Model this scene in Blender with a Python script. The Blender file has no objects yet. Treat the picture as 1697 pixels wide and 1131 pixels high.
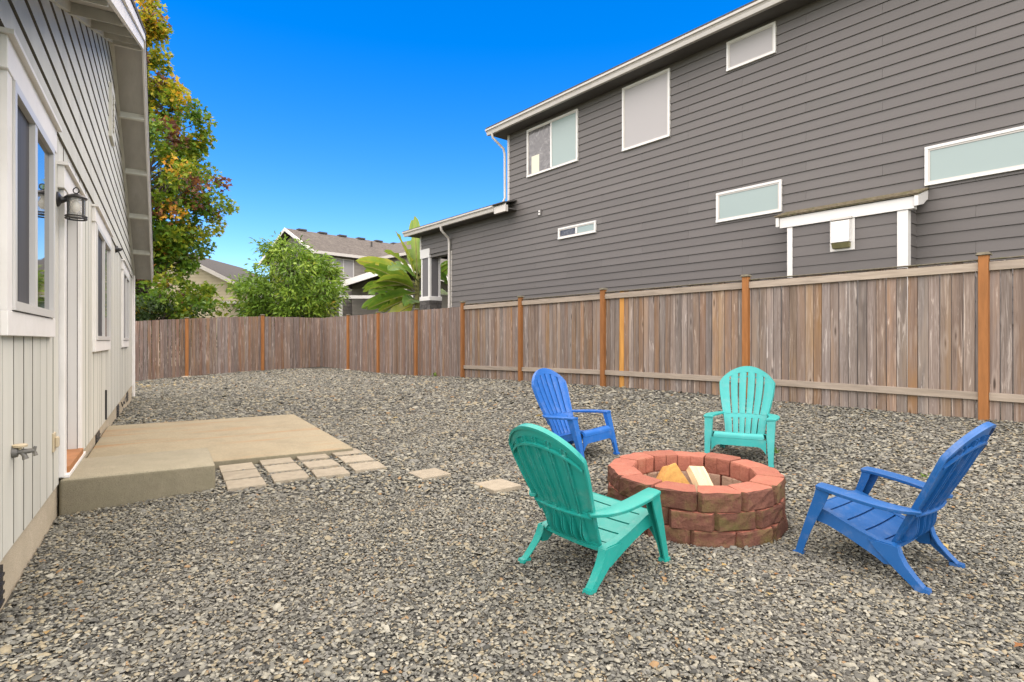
import bpy, bmesh, math, random
import numpy as np
from mathutils import Vector, Matrix, noise as mnoise

rnd = random.Random(7)
R = math.radians
SC = bpy.context.scene
COL = SC.collection

# ------------------------------------------------------------------ camera, sky, sun, exposure
CAM_Z = 1.35
cam_d = bpy.data.cameras.new('camera')
cam = bpy.data.objects.new('camera', cam_d); COL.objects.link(cam)
cam.location = (0, 0, CAM_Z); cam.rotation_euler = (R(90), 0, 0)
cam_d.sensor_width = 36.0; cam_d.lens = 20.07; cam_d.clip_start = 0.05; cam_d.clip_end = 2000
SC.camera = cam

SUN_EL, SUN_AZ = 74.0, 190.0          # elevation; compass-like azimuth measured from +Y clockwise
world = bpy.data.worlds.new('World'); SC.world = world; world.use_nodes = True
wn = world.node_tree; wn.nodes.clear()
wo = wn.nodes.new('ShaderNodeOutputWorld'); wb = wn.nodes.new('ShaderNodeBackground')
ws = wn.nodes.new('ShaderNodeTexSky'); ws.sky_type = 'NISHITA'; ws.sun_disc = False
ws.sun_elevation = R(SUN_EL); ws.sun_rotation = R(SUN_AZ)
ws.altitude = 0; ws.air_density = 1.0; ws.dust_density = 0.05; ws.ozone_density = 3.0
wh = wn.nodes.new('ShaderNodeHueSaturation'); wh.inputs['Saturation'].default_value = 1.46
wh.inputs['Hue'].default_value = 0.511; wh.inputs['Value'].default_value = 1.12
wn.links.new(ws.outputs[0], wh.inputs['Color']); wn.links.new(wh.outputs[0], wb.inputs[0])
wb.inputs[1].default_value = 0.10
wn.links.new(wb.outputs[0], wo.inputs[0])

sun_d = bpy.data.lights.new('sun', 'SUN'); sun_d.energy = 5.0; sun_d.angle = R(150)
sun_d.color = (1.0, 0.85, 0.63)
sun = bpy.data.objects.new('sun', sun_d); COL.objects.link(sun)
_a, _e = R(SUN_AZ), R(SUN_EL)
to_sun = Vector((math.sin(_a)*math.cos(_e), math.cos(_a)*math.cos(_e), math.sin(_e)))
sun.rotation_euler = to_sun.to_track_quat('Z', 'Y').to_euler()

vs = SC.view_settings
vs.view_transform = 'Standard'; vs.look = 'None'; vs.gamma = 1.0; vs.use_curve_mapping = False
vs.exposure = 1.3
SC.cycles.use_denoising = True
SC.cycles.max_bounces = 6; SC.cycles.diffuse_bounces = 3; SC.cycles.glossy_bounces = 3
SC.cycles.transmission_bounces = 4; SC.cycles.transparent_max_bounces = 8

# ------------------------------------------------------------------ helpers
def empty(name, loc=(0,0,0), rz=0.0, label=None, cat=None, group=None):
    o = bpy.data.objects.new(name, None); COL.objects.link(o)
    o.location = loc; o.rotation_euler = (0,0,rz); o.empty_display_size = .2
    tag(o, label, cat, group); return o
def tag(o, label=None, cat=None, group=None, kind=None):
    if label: o['label'] = label
    if cat: o['category'] = cat
    if group: o['group'] = group
    if kind: o['kind'] = kind
    return o

class MB:
    """collects shapes; build() links them as one mesh object"""
    def __init__(s): s.v = []; s.f = []; s.m = []; s.cur = 0
    def face(s, pts):
        b = len(s.v); s.v += [tuple(p) for p in pts]; s.f.append(tuple(range(b, b+len(pts)))); s.m.append(s.cur)
    def add(s, vs_, fs):
        b = len(s.v); s.v += [tuple(p) for p in vs_]
        for f in fs: s.f.append(tuple(b+i for i in f)); s.m.append(s.cur)
    def hexa(s, p):   # 8 points: bottom 4 ccw, top 4 ccw
        s.add(p, [(3,2,1,0),(4,5,6,7),(0,1,5,4),(1,2,6,5),(2,3,7,6),(3,0,4,7)])
    def box(s, x0,x1,y0,y1,z0,z1):
        s.hexa([(x0,y0,z0),(x1,y0,z0),(x1,y1,z0),(x0,y1,z0),(x0,y0,z1),(x1,y0,z1),(x1,y1,z1),(x0,y1,z1)])
    def w(s, t0,t1,v0,v1,z0,z1):   # wall coordinates: along, outward, up
        s.box(t0,t1,-v1,-v0,z0,z1)
    def prism(s, poly, axis, a0, a1):
        """poly list of 2d points; axis 'x' -> (y,z) poly, 'y' -> (x,z), 'z' -> (x,y)"""
        def P(p,a): return {'x':(a,p[0],p[1]),'y':(p[0],a,p[1]),'z':(p[0],p[1],a)}[axis]
        n = len(poly)
        s.add([P(p,a0) for p in poly]+[P(p,a1) for p in poly],
              [tuple(range(n)),tuple(range(2*n-1,n-1,-1))]+[(i,i+n,(i+1)%n+n,(i+1)%n) for i in range(n)])
    def tube(s, pts, rads, n=8, cap=True):
        pts = [Vector(p) for p in pts]
        if not hasattr(rads,'__len__'): rads = [rads]*len(pts)
        up = None; rings = []; b = len(s.v)
        for i,p in enumerate(pts):
            d = (pts[min(i+1,len(pts)-1)]-pts[max(i-1,0)]).normalized()
            if up is None: up = Vector((0,0,1)) if abs(d.z) < .9 else Vector((1,0,0))
            a = d.cross(up).normalized(); c = a.cross(d).normalized(); up = c
            s.v += [tuple(p + (a*math.cos(2*math.pi*k/n)+c*math.sin(2*math.pi*k/n))*rads[i]) for k in range(n)]
        for i in range(len(pts)-1):
            for k in range(n):
                s.f.append((b+i*n+k, b+i*n+(k+1)%n, b+(i+1)*n+(k+1)%n, b+(i+1)*n+k)); s.m.append(s.cur)
        if cap:
            s.f.append(tuple(b+k for k in range(n))[::-1]); s.m.append(s.cur)
            e = b+(len(pts)-1)*n; s.f.append(tuple(e+k for k in range(n))); s.m.append(s.cur)
    def lathe(s, prof, center, n=16):
        b = len(s.v); cx,cy,cz = center
        for r,z in prof:
            s.v += [(cx+r*math.cos(2*math.pi*k/n), cy+r*math.sin(2*math.pi*k/n), cz+z) for k in range(n)]
        for i in range(len(prof)-1):
            for k in range(n):
                s.f.append((b+i*n+k,b+i*n+(k+1)%n,b+(i+1)*n+(k+1)%n,b+(i+1)*n+k)); s.m.append(s.cur)
        s.f.append(tuple(b+k for k in range(n))[::-1]); s.m.append(s.cur)
        e=b+(len(prof)-1)*n; s.f.append(tuple(e+k for k in range(n))); s.m.append(s.cur)
    def mesh(s, name, smooth=None, bevel=0, recalc=True):
        me = bpy.data.meshes.new(name); me.from_pydata(s.v, [], s.f)
        me.polygons.foreach_set('material_index', s.m)
        if recalc or bevel:
            bm = bmesh.new(); bm.from_mesh(me)
            bmesh.ops.remove_doubles(bm, verts=bm.verts, dist=1e-5)
            bmesh.ops.recalc_face_normals(bm, faces=bm.faces)
            if bevel:
                es = [e for e in bm.edges if len(e.link_faces)==2 and e.calc_face_angle(0) > R(35)]
                bmesh.ops.bevel(bm, geom=es, offset=bevel, segments=1, affect='EDGES', clamp_overlap=True)
            bm.to_mesh(me); bm.free()
        if smooth is not None:
            me.shade_smooth(); me.set_sharp_from_angle(angle=R(smooth))
        me.update(); return me
    def build(s, name, mat, parent=None, **k):
        return link(name, s.mesh(name, **k), mat, parent)
def link(name, me, mat, parent=None):
    o = bpy.data.objects.new(name, me); COL.objects.link(o)
    mats = mat if isinstance(mat,(list,tuple)) else [mat]
    if not me.materials:
        for m in mats: me.materials.append(m)
    else:
        for i,m in enumerate(mats):
            if me.materials[i] is not m:
                o.material_slots[i].link='OBJECT'; o.material_slots[i].material=m
    if parent: o.parent = parent
    return o
def copy_tree(o, parent=None):
    c = o.copy(); COL.objects.link(c); c.parent = parent
    for ch in o.children: copy_tree(ch, c)
    return c

# ------------------------------------------------------------------ materials
class NT:
    def __init__(s, name):
        s.mat = bpy.data.materials.new(name); s.mat.use_nodes = True
        s.t = s.mat.node_tree; s.t.nodes.clear()
        s.out = s.n('ShaderNodeOutputMaterial'); s.b = s.n('ShaderNodeBsdfPrincipled')
        s.l(s.b.outputs[0], s.out.inputs[0])
    def n(s, kind, **k):
        x = s.t.nodes.new(kind)
        for a,b in k.items(): setattr(x,a,b)
        return x
    def l(s, a, b): s.t.links.new(a,b)
    def coord(s, which='Object', scale=(1,1,1), off=None):
        c = s.n('ShaderNodeTexCoord'); m = s.n('ShaderNodeMapping'); m.inputs['Scale'].default_value = scale
        src = c.outputs[which]
        if off is not None:
            a = s.n('ShaderNodeVectorMath', operation='ADD'); s.l(src,a.inputs[0]); s.l(off,a.inputs[1]); src=a.outputs[0]
        s.l(src, m.inputs['Vector']); return m.outputs[0]
    def objrand(s, mul=50.0):
        o = s.n('ShaderNodeObjectInfo'); m = s.n('ShaderNodeMath', operation='MULTIPLY'); m.inputs[1].default_value = mul
        s.l(o.outputs['Random'], m.inputs[0]); return o.outputs['Random'], m.outputs[0]
    def noise(s, vec, scale, detail=4, rough=.55, dist=0.0):
        x = s.n('ShaderNodeTexNoise'); x.inputs['Scale'].default_value=scale; x.inputs['Detail'].default_value=detail
        x.inputs['Roughness'].default_value=rough; x.inputs['Distortion'].default_value=dist
        if vec is not None: s.l(vec,x.inputs['Vector'])
        return x.outputs['Fac']
    def ramp(s, fac, stops, interp='LINEAR'):
        r = s.n('ShaderNodeValToRGB'); r.color_ramp.interpolation = interp; e = r.color_ramp.elements
        while len(e) < len(stops): e.new(.5)
        for i,(p,c) in enumerate(stops):
            e[i].position = p; e[i].color = (c if hasattr(c,'__len__') else (c,c,c))[:3] + (1,) if hasattr(c,'__len__') else (c,c,c,1)
        s.l(fac, r.inputs[0]); return r.outputs[0]
    def mix(s, fac, a, b, mode='MIX'):
        m = s.n('ShaderNodeMix', data_type='RGBA', blend_type=mode)
        for sock,val in ((m.inputs[0],fac),(m.inputs[6],a),(m.inputs[7],b)):
            if hasattr(val,'is_output') or isinstance(val,bpy.types.NodeSocket): s.l(val,sock)
            elif hasattr(val,'__len__'): sock.default_value = tuple(val[:3])+(1,)
            else: sock.default_value = val
        return m.outputs[2]
    def math(s, op, a, b=None):
        m = s.n('ShaderNodeMath', operation=op)
        for i,val in enumerate((a,b)):
            if val is None: continue
            if isinstance(val,bpy.types.NodeSocket): s.l(val,m.inputs[i])
            else: m.inputs[i].default_value = val
        return m.outputs[0]
    def bump(s, h, strength=.3, dist=.01, prev=None):
        b = s.n('ShaderNodeBump'); b.inputs['Strength'].default_value=strength; b.inputs['Distance'].default_value=dist
        s.l(h,b.inputs['Height'])
        if prev is not None: s.l(prev,b.inputs['Normal'])
        return b.outputs[0]
    def done(s, col=None, rough=None, normal=None, spec=None, **k):
        def setv(i,val):
            if val is None: return
            if isinstance(val,bpy.types.NodeSocket): s.l(val,s.b.inputs[i])
            elif hasattr(val,'__len__'): s.b.inputs[i].default_value = tuple(val[:3])+(1,)
            else: s.b.inputs[i].default_value = val
        setv('Base Color',col); setv('Roughness',rough); setv('Normal',normal); setv('Specular IOR Level',spec)
        for a,b in k.items(): setv(a.replace('_',' '),b)
        return s.mat

def m_mottle(name, c, var=.12, scale=6, rough=.7, bump=.0, bscale=60, spec=.3, c2=None, c2amt=.5, objvar=0.0, coord='Object', stretch=(1,1,1)):
    n = NT(name); orv, om = n.objrand(); v = n.coord(coord, stretch, om)
    f = n.noise(v, scale, 5)
    lo = tuple(x*(1-var) for x in c); hi = tuple(min(1,x*(1+var)) for x in c)
    col = n.ramp(f, [(.25,lo),(.75,hi)])
    if c2 is not None:
        g = n.noise(v, scale*.37, 5, .65)
        col = n.mix(n.ramp(g, [(.5,0.0),(.75,c2amt)]), col, c2)
    if objvar:
        h = n.n('ShaderNodeHueSaturation'); n.l(col,h.inputs['Color'])
        n.l(n.math('ADD', n.math('MULTIPLY', orv, 2*objvar), 1-objvar), h.inputs['Value']); col = h.outputs[0]
    nm = n.bump(n.noise(v,bscale,4,.6), bump, .01) if bump else None
    return n.done(col, rough, nm, spec)

def m_fence(name, base, dark, light, objvar=.22, warm=None):
    n = NT(name); r, om = n.objrand(73.0)
    r2 = n.math('FRACT', n.math('MULTIPLY', r, 17.3)); r3 = n.math('FRACT', n.math('MULTIPLY', r, 41.7))
    g = n.noise(n.coord('Object',(55,55,2.2),om), 1.0, 6, .7, .5)       # fine long grain
    cath = n.noise(n.coord('Object',(16,16,1.0),om), 1.0, 4, .55, 1.6)   # wavy figure
    col = n.ramp(g, [(.25,dark),(.5,base),(.75,light)])
    col = n.mix(n.ramp(cath,[(.36,0.0),(.42,.6),(.47,0.0),(.53,.5),(.57,0.0),(.64,.6),(.69,0.0)]), col, dark)
    st = n.noise(n.coord('Object',(7,7,.7),n.math('ADD',om,5.0)), 1.0, 5, .6, .8)
    col = n.mix(n.ramp(st,[(.5,0.0),(.72,.85)]), col, tuple(x*.5 for x in base))
    pale = n.noise(n.coord('Object',(22,22,2.6),n.math('ADD',om,11.0)), 1.0, 5, .65, 1.0)
    col = n.mix(n.ramp(pale,[(.58,0.0),(.66,.8)]), col, tuple(min(1,x*1.25) for x in light))
    if warm:
        w = n.noise(n.coord('Object',(6,6,.9),n.math('ADD',om,31.0)),1.0,4,.6,.5)
        col = n.mix(n.ramp(w,[(.48,0.0),(.68,.75)]), col, warm)
    vo = n.n('ShaderNodeTexVoronoi'); vo.inputs['Scale'].default_value = 1.0; n.l(n.coord('Object',(8.5,8.5,2.8),om), vo.inputs['Vector'])
    kd = n.math('ADD', vo.outputs['Distance'], n.math('MULTIPLY', n.math('SUBTRACT', cath, .5), .22))
    col = n.mix(n.ramp(kd,[(.10,0.0),(.18,.35),(.30,0.0)]), col, light)
    col = n.mix(n.ramp(kd,[(.045,.9),(.11,0.0)]), col, tuple(x*.4 for x in dark))
    low = n.n('ShaderNodeHueSaturation'); n.l(col,low.inputs['Color'])
    n.l(n.math('ADD', n.math('MULTIPLY', r, 2*objvar), 1-objvar), low.inputs['Value'])
    n.l(n.math('ADD', n.math('MULTIPLY', r2, .7), .65), low.inputs['Saturation'])
    n.l(n.math('ADD', n.math('MULTIPLY', r3, .012), .494), low.inputs['Hue'])
    nm = n.bump(g, .35, .004)
    return n.done(low.outputs[0], .85, nm, .2)

def m_plastic(name, c):
    n = NT(name); v = n.coord('Object'); f = n.noise(v, 5, 4)
    col = n.ramp(f, [(.3,tuple(x*.93 for x in c)),(.7,tuple(min(1,x*1.05) for x in c))])
    d = n.ramp(n.noise(v, 9, 6, .75), [(.52,0.0),(.85,.2)])
    col = n.mix(d, col, (.45,.45,.42))
    rg = n.ramp(n.noise(v, 14, 4), [(.3,.36),(.75,.55)])
    nm = n.bump(n.noise(v, 420, 2), .06, .002)
    return n.done(col, rg, nm, .45)

def m_glass_dark(name, c, rough=.03, curtain=None, coat=True):
    n = NT(name); col = c
    if curtain:
        w = n.noise(n.coord('Object',(14,14,.35)),1.0,3,.5,.3)
        col = n.ramp(w, [(.35,tuple(x*.55 for x in curtain)),(.65,curtain)])
    wv = n.bump(n.noise(n.coord('Object',(1,1,1)),1.3,2), .12, .02)
    return n.done(col, rough, wv, .6, Coat_Weight=.6, Coat_Roughness=.02) if coat else n.done(col, rough, wv, .25)

def m_stucco_concrete(name, c, rust=False, dark=None):
    n = NT(name); v = n.coord('Object')
    f = n.noise(v, 3.0, 8, .65); fine = n.noise(v, 160, 3, .7); mid = n.noise(v, 34, 5, .7)
    col = n.ramp(f, [(.25,tuple(x*.78 for x in c)),(.5,c),(.78,tuple(min(1,x*1.12) for x in c))])
    col = n.mix(n.ramp(mid,[(.3,.35),(.6,0.0)]), col, tuple(x*.62 for x in c))
    col = n.mix(n.ramp(fine,[(.34,.8),(.5,0.0)]), col, tuple(x*.4 for x in c))
    pit_ = n.noise(v, 75, 4, .75); col = n.mix(n.ramp(pit_,[(.30,.9),(.38,0.0)]), col, tuple(x*.25 for x in c))
    if dark:
        col = n.mix(n.ramp(n.noise(v,1.7,6,.7),[(.42,0.0),(.7,.7)]), col, dark)
    if rust:
        s = n.noise(n.coord('Object',(2.6,.42,1)),1.4,4,.55,.4)
        col = n.mix(n.ramp(s,[(.53,0.0),(.68,.62)]), col, (.31,.165,.065))
    nm = n.bump(fine, .35, .004, n.bump(mid, .4, .006))
    return n.done(col, .88, nm, .25)

WHITE_TRIM = m_mottle('white_trim_paint', (.74,.72,.68), .05, 4, .55, .12, 40, .35, (.55,.53,.47), .5)
HOUSE_SIDE = m_mottle('pale_siding_paint', (.59,.585,.515), .08, 3, .62, .35, 34, .3, (.43,.425,.365), .65, .045, stretch=(1.6,1.6,.3))
SOFFIT = m_mottle('shaded_soffit_paint', (.42,.405,.37), .1, 5, .7, .35, 30, .2, (.33,.31,.28), .6, stretch=(.5,2,1))  # darker than the siding paint, with the eave shade put into the colour
FOUND = m_stucco_concrete('foundation_concrete', (.52,.45,.33), dark=(.42,.36,.26))
GREY_SIDE = m_mottle('grey_siding_paint', (.106,.098,.092), .05, 2.5, .62, .14, 50, .3, (.096,.091,.085), .6, .05, stretch=(.3,1,1))
GREY_TRIM = m_mottle('light_grey_trim', (.46,.435,.395), .05, 4, .5, .0, 40, .35)
GREY_DARK = m_mottle('dark_grey_panel', (.115,.11,.112), .06, 3, .6)
WHITE_VINYL = m_mottle('white_vinyl', (.57,.56,.53), .03, 3, .4, 0, 40, .45)
SHADE_PANE = m_glass_dark('window_shade_behind_glass', (.30,.288,.28), .3, None, False)
FROST_PANE = m_glass_dark('frosted_window_glass', (.25,.31,.295), .25, None, False)
CURTAIN_PANE = m_glass_dark('screened_window_with_grey_curtain', (.05,.05,.05), .6, (.10,.098,.10), False)
DARK_PANE = m_glass_dark('dark_window_glass', (.018,.02,.02), .02)
BLACK_METAL = m_mottle('black_metal', (.018,.017,.017), .15, 8, .42, .05, 90, .5)
SHINGLE = m_mottle('asphalt_shingle', (.065,.06,.055), .35, 30, .9, .5, 45, .2, (.11,.10,.075), .6)
SHINGLE_BROWN = m_mottle('brown_shingle', (.105,.093,.082), .35, 9, .95, .5, 20, .1, (.16,.145,.12), .7)
MOSS_SHINGLE = m_mottle('mossy_shingle', (.15,.125,.085), .4, 16, .95, .7, 40, .1, (.10,.11,.04), .8)
FENCE = m_fence('weathered_fence_board', (.222,.174,.143), (.118,.086,.066), (.345,.295,.252), .18, (.25,.165,.10))
FENCE_L = m_fence('brown_weathered_fence_board', (.185,.137,.113), (.10,.07,.055), (.31,.26,.225), .18, (.21,.13,.08))
RAIL = m_mottle('weathered_fence_rail', (.29,.245,.195), .25, 5, .85, .3, 40, .2, (.27,.225,.165), .7, .1, stretch=(.6,6,6))
MOSSY = m_mottle('mossy_wood', (.13,.115,.085), .4, 22, .95, .6, 60, .1, (.10,.11,.045), .7)
POST = m_mottle('orange_cedar_post', (.255,.108,.034), .22, 5, .75, .25, 30, .25, (.19,.07,.02), .6, .12, stretch=(4,4,.6))
NEWBOARD = m_mottle('new_cedar_board', (.45,.225,.055), .25, 6, .7, .2, 30, .25, (.42,.16,.035), .5, stretch=(5,5,.6))
SLAB = m_stucco_concrete('patio_concrete', (.335,.285,.188), rust=True)
STEP = m_stucco_concrete('step_concrete', (.34,.305,.215), dark=(.22,.20,.135))
PAVER = m_mottle('buff_paver', (.315,.275,.205), .14, 14, .9, .4, 160, .2, (.26,.225,.165), .5, .07)
TEAL = m_plastic('turquoise_plastic', (.026,.295,.275))
TEAL_SHADED = m_plastic('shaded_turquoise_plastic', (.010,.245,.205))  # the turquoise darkened, with the shade on the near chair's back in the colour
BLUE = m_plastic('royal_blue_plastic', (.011,.105,.37))
BLUE_D = m_plastic('deep_blue_plastic', (.008,.082,.26))

# ------------------------------------------------------------------ the ground
CP = np.array([(-3.4,3.9,.07),(-2.0,2.2,.08),(-3.0,3.4,.075),(-2.41,4.55,.145),(-2.5,5.3,.155),(-1.75,6.0,.16),(-1.6,5.3,.15),(-.75,5.1,.14),(-.15,4.75,.12),
 (-3.2,9.1,.17),(-5.3,8.0,.15),(-8.6,13.0,-.03),(-7.2,10.7,.06),(-11.7,17.6,.11),(-10.57,18.54,.20),(-8.78,20.03,.32),(-7.06,21.45,.39),(-5.58,19.66,.36),(-4.14,17.92,.35),
 (-2.65,16.12,.37),(-1.21,14.38,.44),(.22,12.65,.47),(1.75,10.8,.50),(3.56,8.62,.50),(5.35,6.46,.47),(6.6,4.95,.45),(8,3.3,.42),
 (.3,3.1,-.015),(2.35,3.3,-.03),(1.3,3.5,.05),(1.4,4.95,.09),(2.4,6.0,.15),(.7,6.2,.14),(0,2.2,0),(2,2.2,0),(-1.4,2.6,.04),(4.1,4.4,.2),(3.6,2.4,.08),
 (-1,10,.30),(0,8,.27),(-5,13,.2),(-1,1,.03),(1,.5,0),(-6,17.5,.3)], float)
def _tps():
    n=len(CP); A=np.zeros((n+3,n+3)); d=np.hypot(CP[:,0,None]-CP[None,:,0],CP[:,1,None]-CP[None,:,1])
    A[:n,:n]=np.where(d>0,d*d*np.log(d+1e-9),0)+np.eye(n)*.6
    A[:n,n]=1;A[:n,n+1:]=CP[:,:2];A[n,:n]=1;A[n+1:,:n]=CP[:,:2].T
    return np.linalg.solve(A,np.concatenate([CP[:,2],np.zeros(3)]))
TPS=_tps()
def gz(x,y):
    x=np.atleast_1d(np.asarray(x,float)); y=np.atleast_1d(np.asarray(y,float)); n=len(CP); out=np.empty(len(x))
    for i in range(0,len(x),20000):
        d=np.hypot(x[i:i+20000,None]-CP[None,:,0],y[i:i+20000,None]-CP[None,:,1])
        out[i:i+20000]=np.where(d>0,d*d*np.log(d+1e-9),0)@TPS[:n]+TPS[n]+TPS[n+1]*x[i:i+20000]+TPS[n+2]*y[i:i+20000]
    return np.clip(out,-.12,.6)
def gz1(x,y): return float(gz(x,y)[0])

def m_gravel(name, island=False):
    n = NT(name)
    pal = [(0.0,(.07,.072,.068)),(.10,(.135,.135,.122)),(.26,(.21,.207,.182)),(.44,(.29,.282,.24)),(.60,(.245,.243,.225)),(.72,(.375,.325,.225)),(.83,(.40,.385,.32)),(.95,(.47,.45,.38)),(.988,(.38,.24,.12))]
    pal=[(p,tuple(x*k_*(.67 if island else .36) for x,k_ in zip(c,(1.0,1.0,.94)))) for p,c in pal]  # bed palette darkened to hold the shade in the gaps between stones
    if island:
        g = n.n('ShaderNodeNewGeometry'); fac = g.outputs['Random Per Island']
        col = n.ramp(fac, pal, 'CONSTANT')
        v = n.coord('Object'); f = n.noise(v, 90, 4, .6)
        col = n.mix(.4, col, n.ramp(f,[(.3,.55),(.7,1.15)]), 'MULTIPLY')
        big = n.noise(v, .9, 3); col = n.mix(n.ramp(big,[(.4,0.0),(.75,.3)]), col, (.17,.157,.13))
        return n.done(col, .8, n.bump(f,.2,.003), .3)
    v = n.coord('Object')
    vo = n.n('ShaderNodeTexVoronoi'); vo.inputs['Scale'].default_value = 36; vo.inputs['Randomness'].default_value=1
    mp = n.n('ShaderNodeMapping'); mp.inputs['Scale'].default_value=(1,1,.4); n.l(v,mp.inputs['Vector'])
    wob = n.n('ShaderNodeTexNoise'); wob.inputs['Scale'].default_value=40; n.l(v,wob.inputs['Vector'])
    ad = n.n('ShaderNodeVectorMath',operation='MULTIPLY_ADD'); n.l(wob.outputs['Color'],ad.inputs[0]); ad.inputs[1].default_value=(.02,.02,.02); n.l(mp.outputs[0],ad.inputs[2])
    n.l(ad.outputs[0],vo.inputs['Vector'])
    sep = n.n('ShaderNodeSeparateColor'); n.l(vo.outputs['Color'],sep.inputs[0])
    col = n.ramp(sep.outputs[0], pal, 'CONSTANT')
    col = n.mix(n.ramp(vo.outputs['Distance'],[(.35,0.0),(.8,.8)]), col, (.07,.067,.06))
    big = n.noise(v, .9, 3); col = n.mix(n.ramp(big,[(.4,0.0),(.75,.3)]), col, (.17,.157,.13))
    hgt = n.math('SUBTRACT', sep.outputs[1], n.math('MULTIPLY', vo.outputs['Distance'], 1.3))
    return n.done(col, .85, n.bump(hgt,.9,.012), .25)
GRAVEL_MAT = m_gravel('gravel_bed'); STONE_MAT = m_gravel('gravel_stones', True)
SOIL = m_mottle('soil_and_grass', (.07,.075,.035), .4, 3, .95, .4, 30, .1)

gp = MB(); gp.box(-900,900,-900,900,-1.2,-.7)
tag(gp.build('ground', SOIL), 'dull green ground beyond the yard', 'ground', kind='structure')

# left house frame: t along the wall away from the camera, v outward into the yard
LW = Vector((-3.28,4.13,0)); LD = Vector((-.5198,.8543,0)).normalized(); LN = Vector((LD.y,-LD.x,0))
L_RZ = math.atan2(LD.y, LD.x)
def ltv(t,v): return LW+LD*t+LN*v
# grey house frame: s along the wall towards the camera, v outward into the yard
GP0 = Vector((-.098,16.95,0)); GD = Vector((.6378,-.7702,0)).normalized(); GN = Vector((GD.y,-GD.x,0)); G_RZ = math.atan2(GD.y,GD.x)
# right fence line
FP0 = Vector((5.35,6.46,0)); FD = Vector((-.6378,.7702,0)).normalized(); FNV = Vector((-FD.y,FD.x,0))   # FNV points into the yard
FNV = FNV if FNV.x < 0 else -FNV

def yard_mesh():
    xs=np.arange(-17,11.01,.22); ys=np.arange(-4,25.01,.22); X,Y=np.meshgrid(xs,ys); Z=gz(X.ravel(),Y.ravel()).reshape(X.shape)
    nx=len(xs); v=np.stack([X.ravel(),Y.ravel(),Z.ravel()-.012],1)
    f=[(j*nx+i,j*nx+i+1,(j+1)*nx+i+1,(j+1)*nx+i) for j in range(len(ys)-1) for i in range(nx-1)]
    me=bpy.data.meshes.new('gravel_yard'); me.from_pydata(v.tolist(),[],f); me.shade_smooth(); return me
tag(link('gravel_yard', yard_mesh(), GRAVEL_MAT), 'bed of grey gravel covering the back yard', 'yard', kind='structure')

PIT_C = (1.35,4.27); PIT_R=.63
def paver_list():
    out=[]
    rows=[('c',.82,.53),('c',.51,.21),('c',.17,-.13)]
    cols=[(1.085,0.0,0.0),(1.445,.10,.06),(1.79,.12,.03),(2.145,.16,.09)]
    for ci,(v0,dt0,dt2) in enumerate(cols):
        for ri,(t1) in enumerate((.83,.50,.17)):
            sh = dt0+(dt2-dt0)*ri/2
            out.append((t1+sh-.15, v0+.15, rnd.uniform(-.025,.025)-.03*(ri==2), ci, ri))
    out.append((-.43,2.70,.10,4,0)); out.append((-1.03,3.07,.13,5,0))
    return out
PAV = paver_list()

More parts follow.
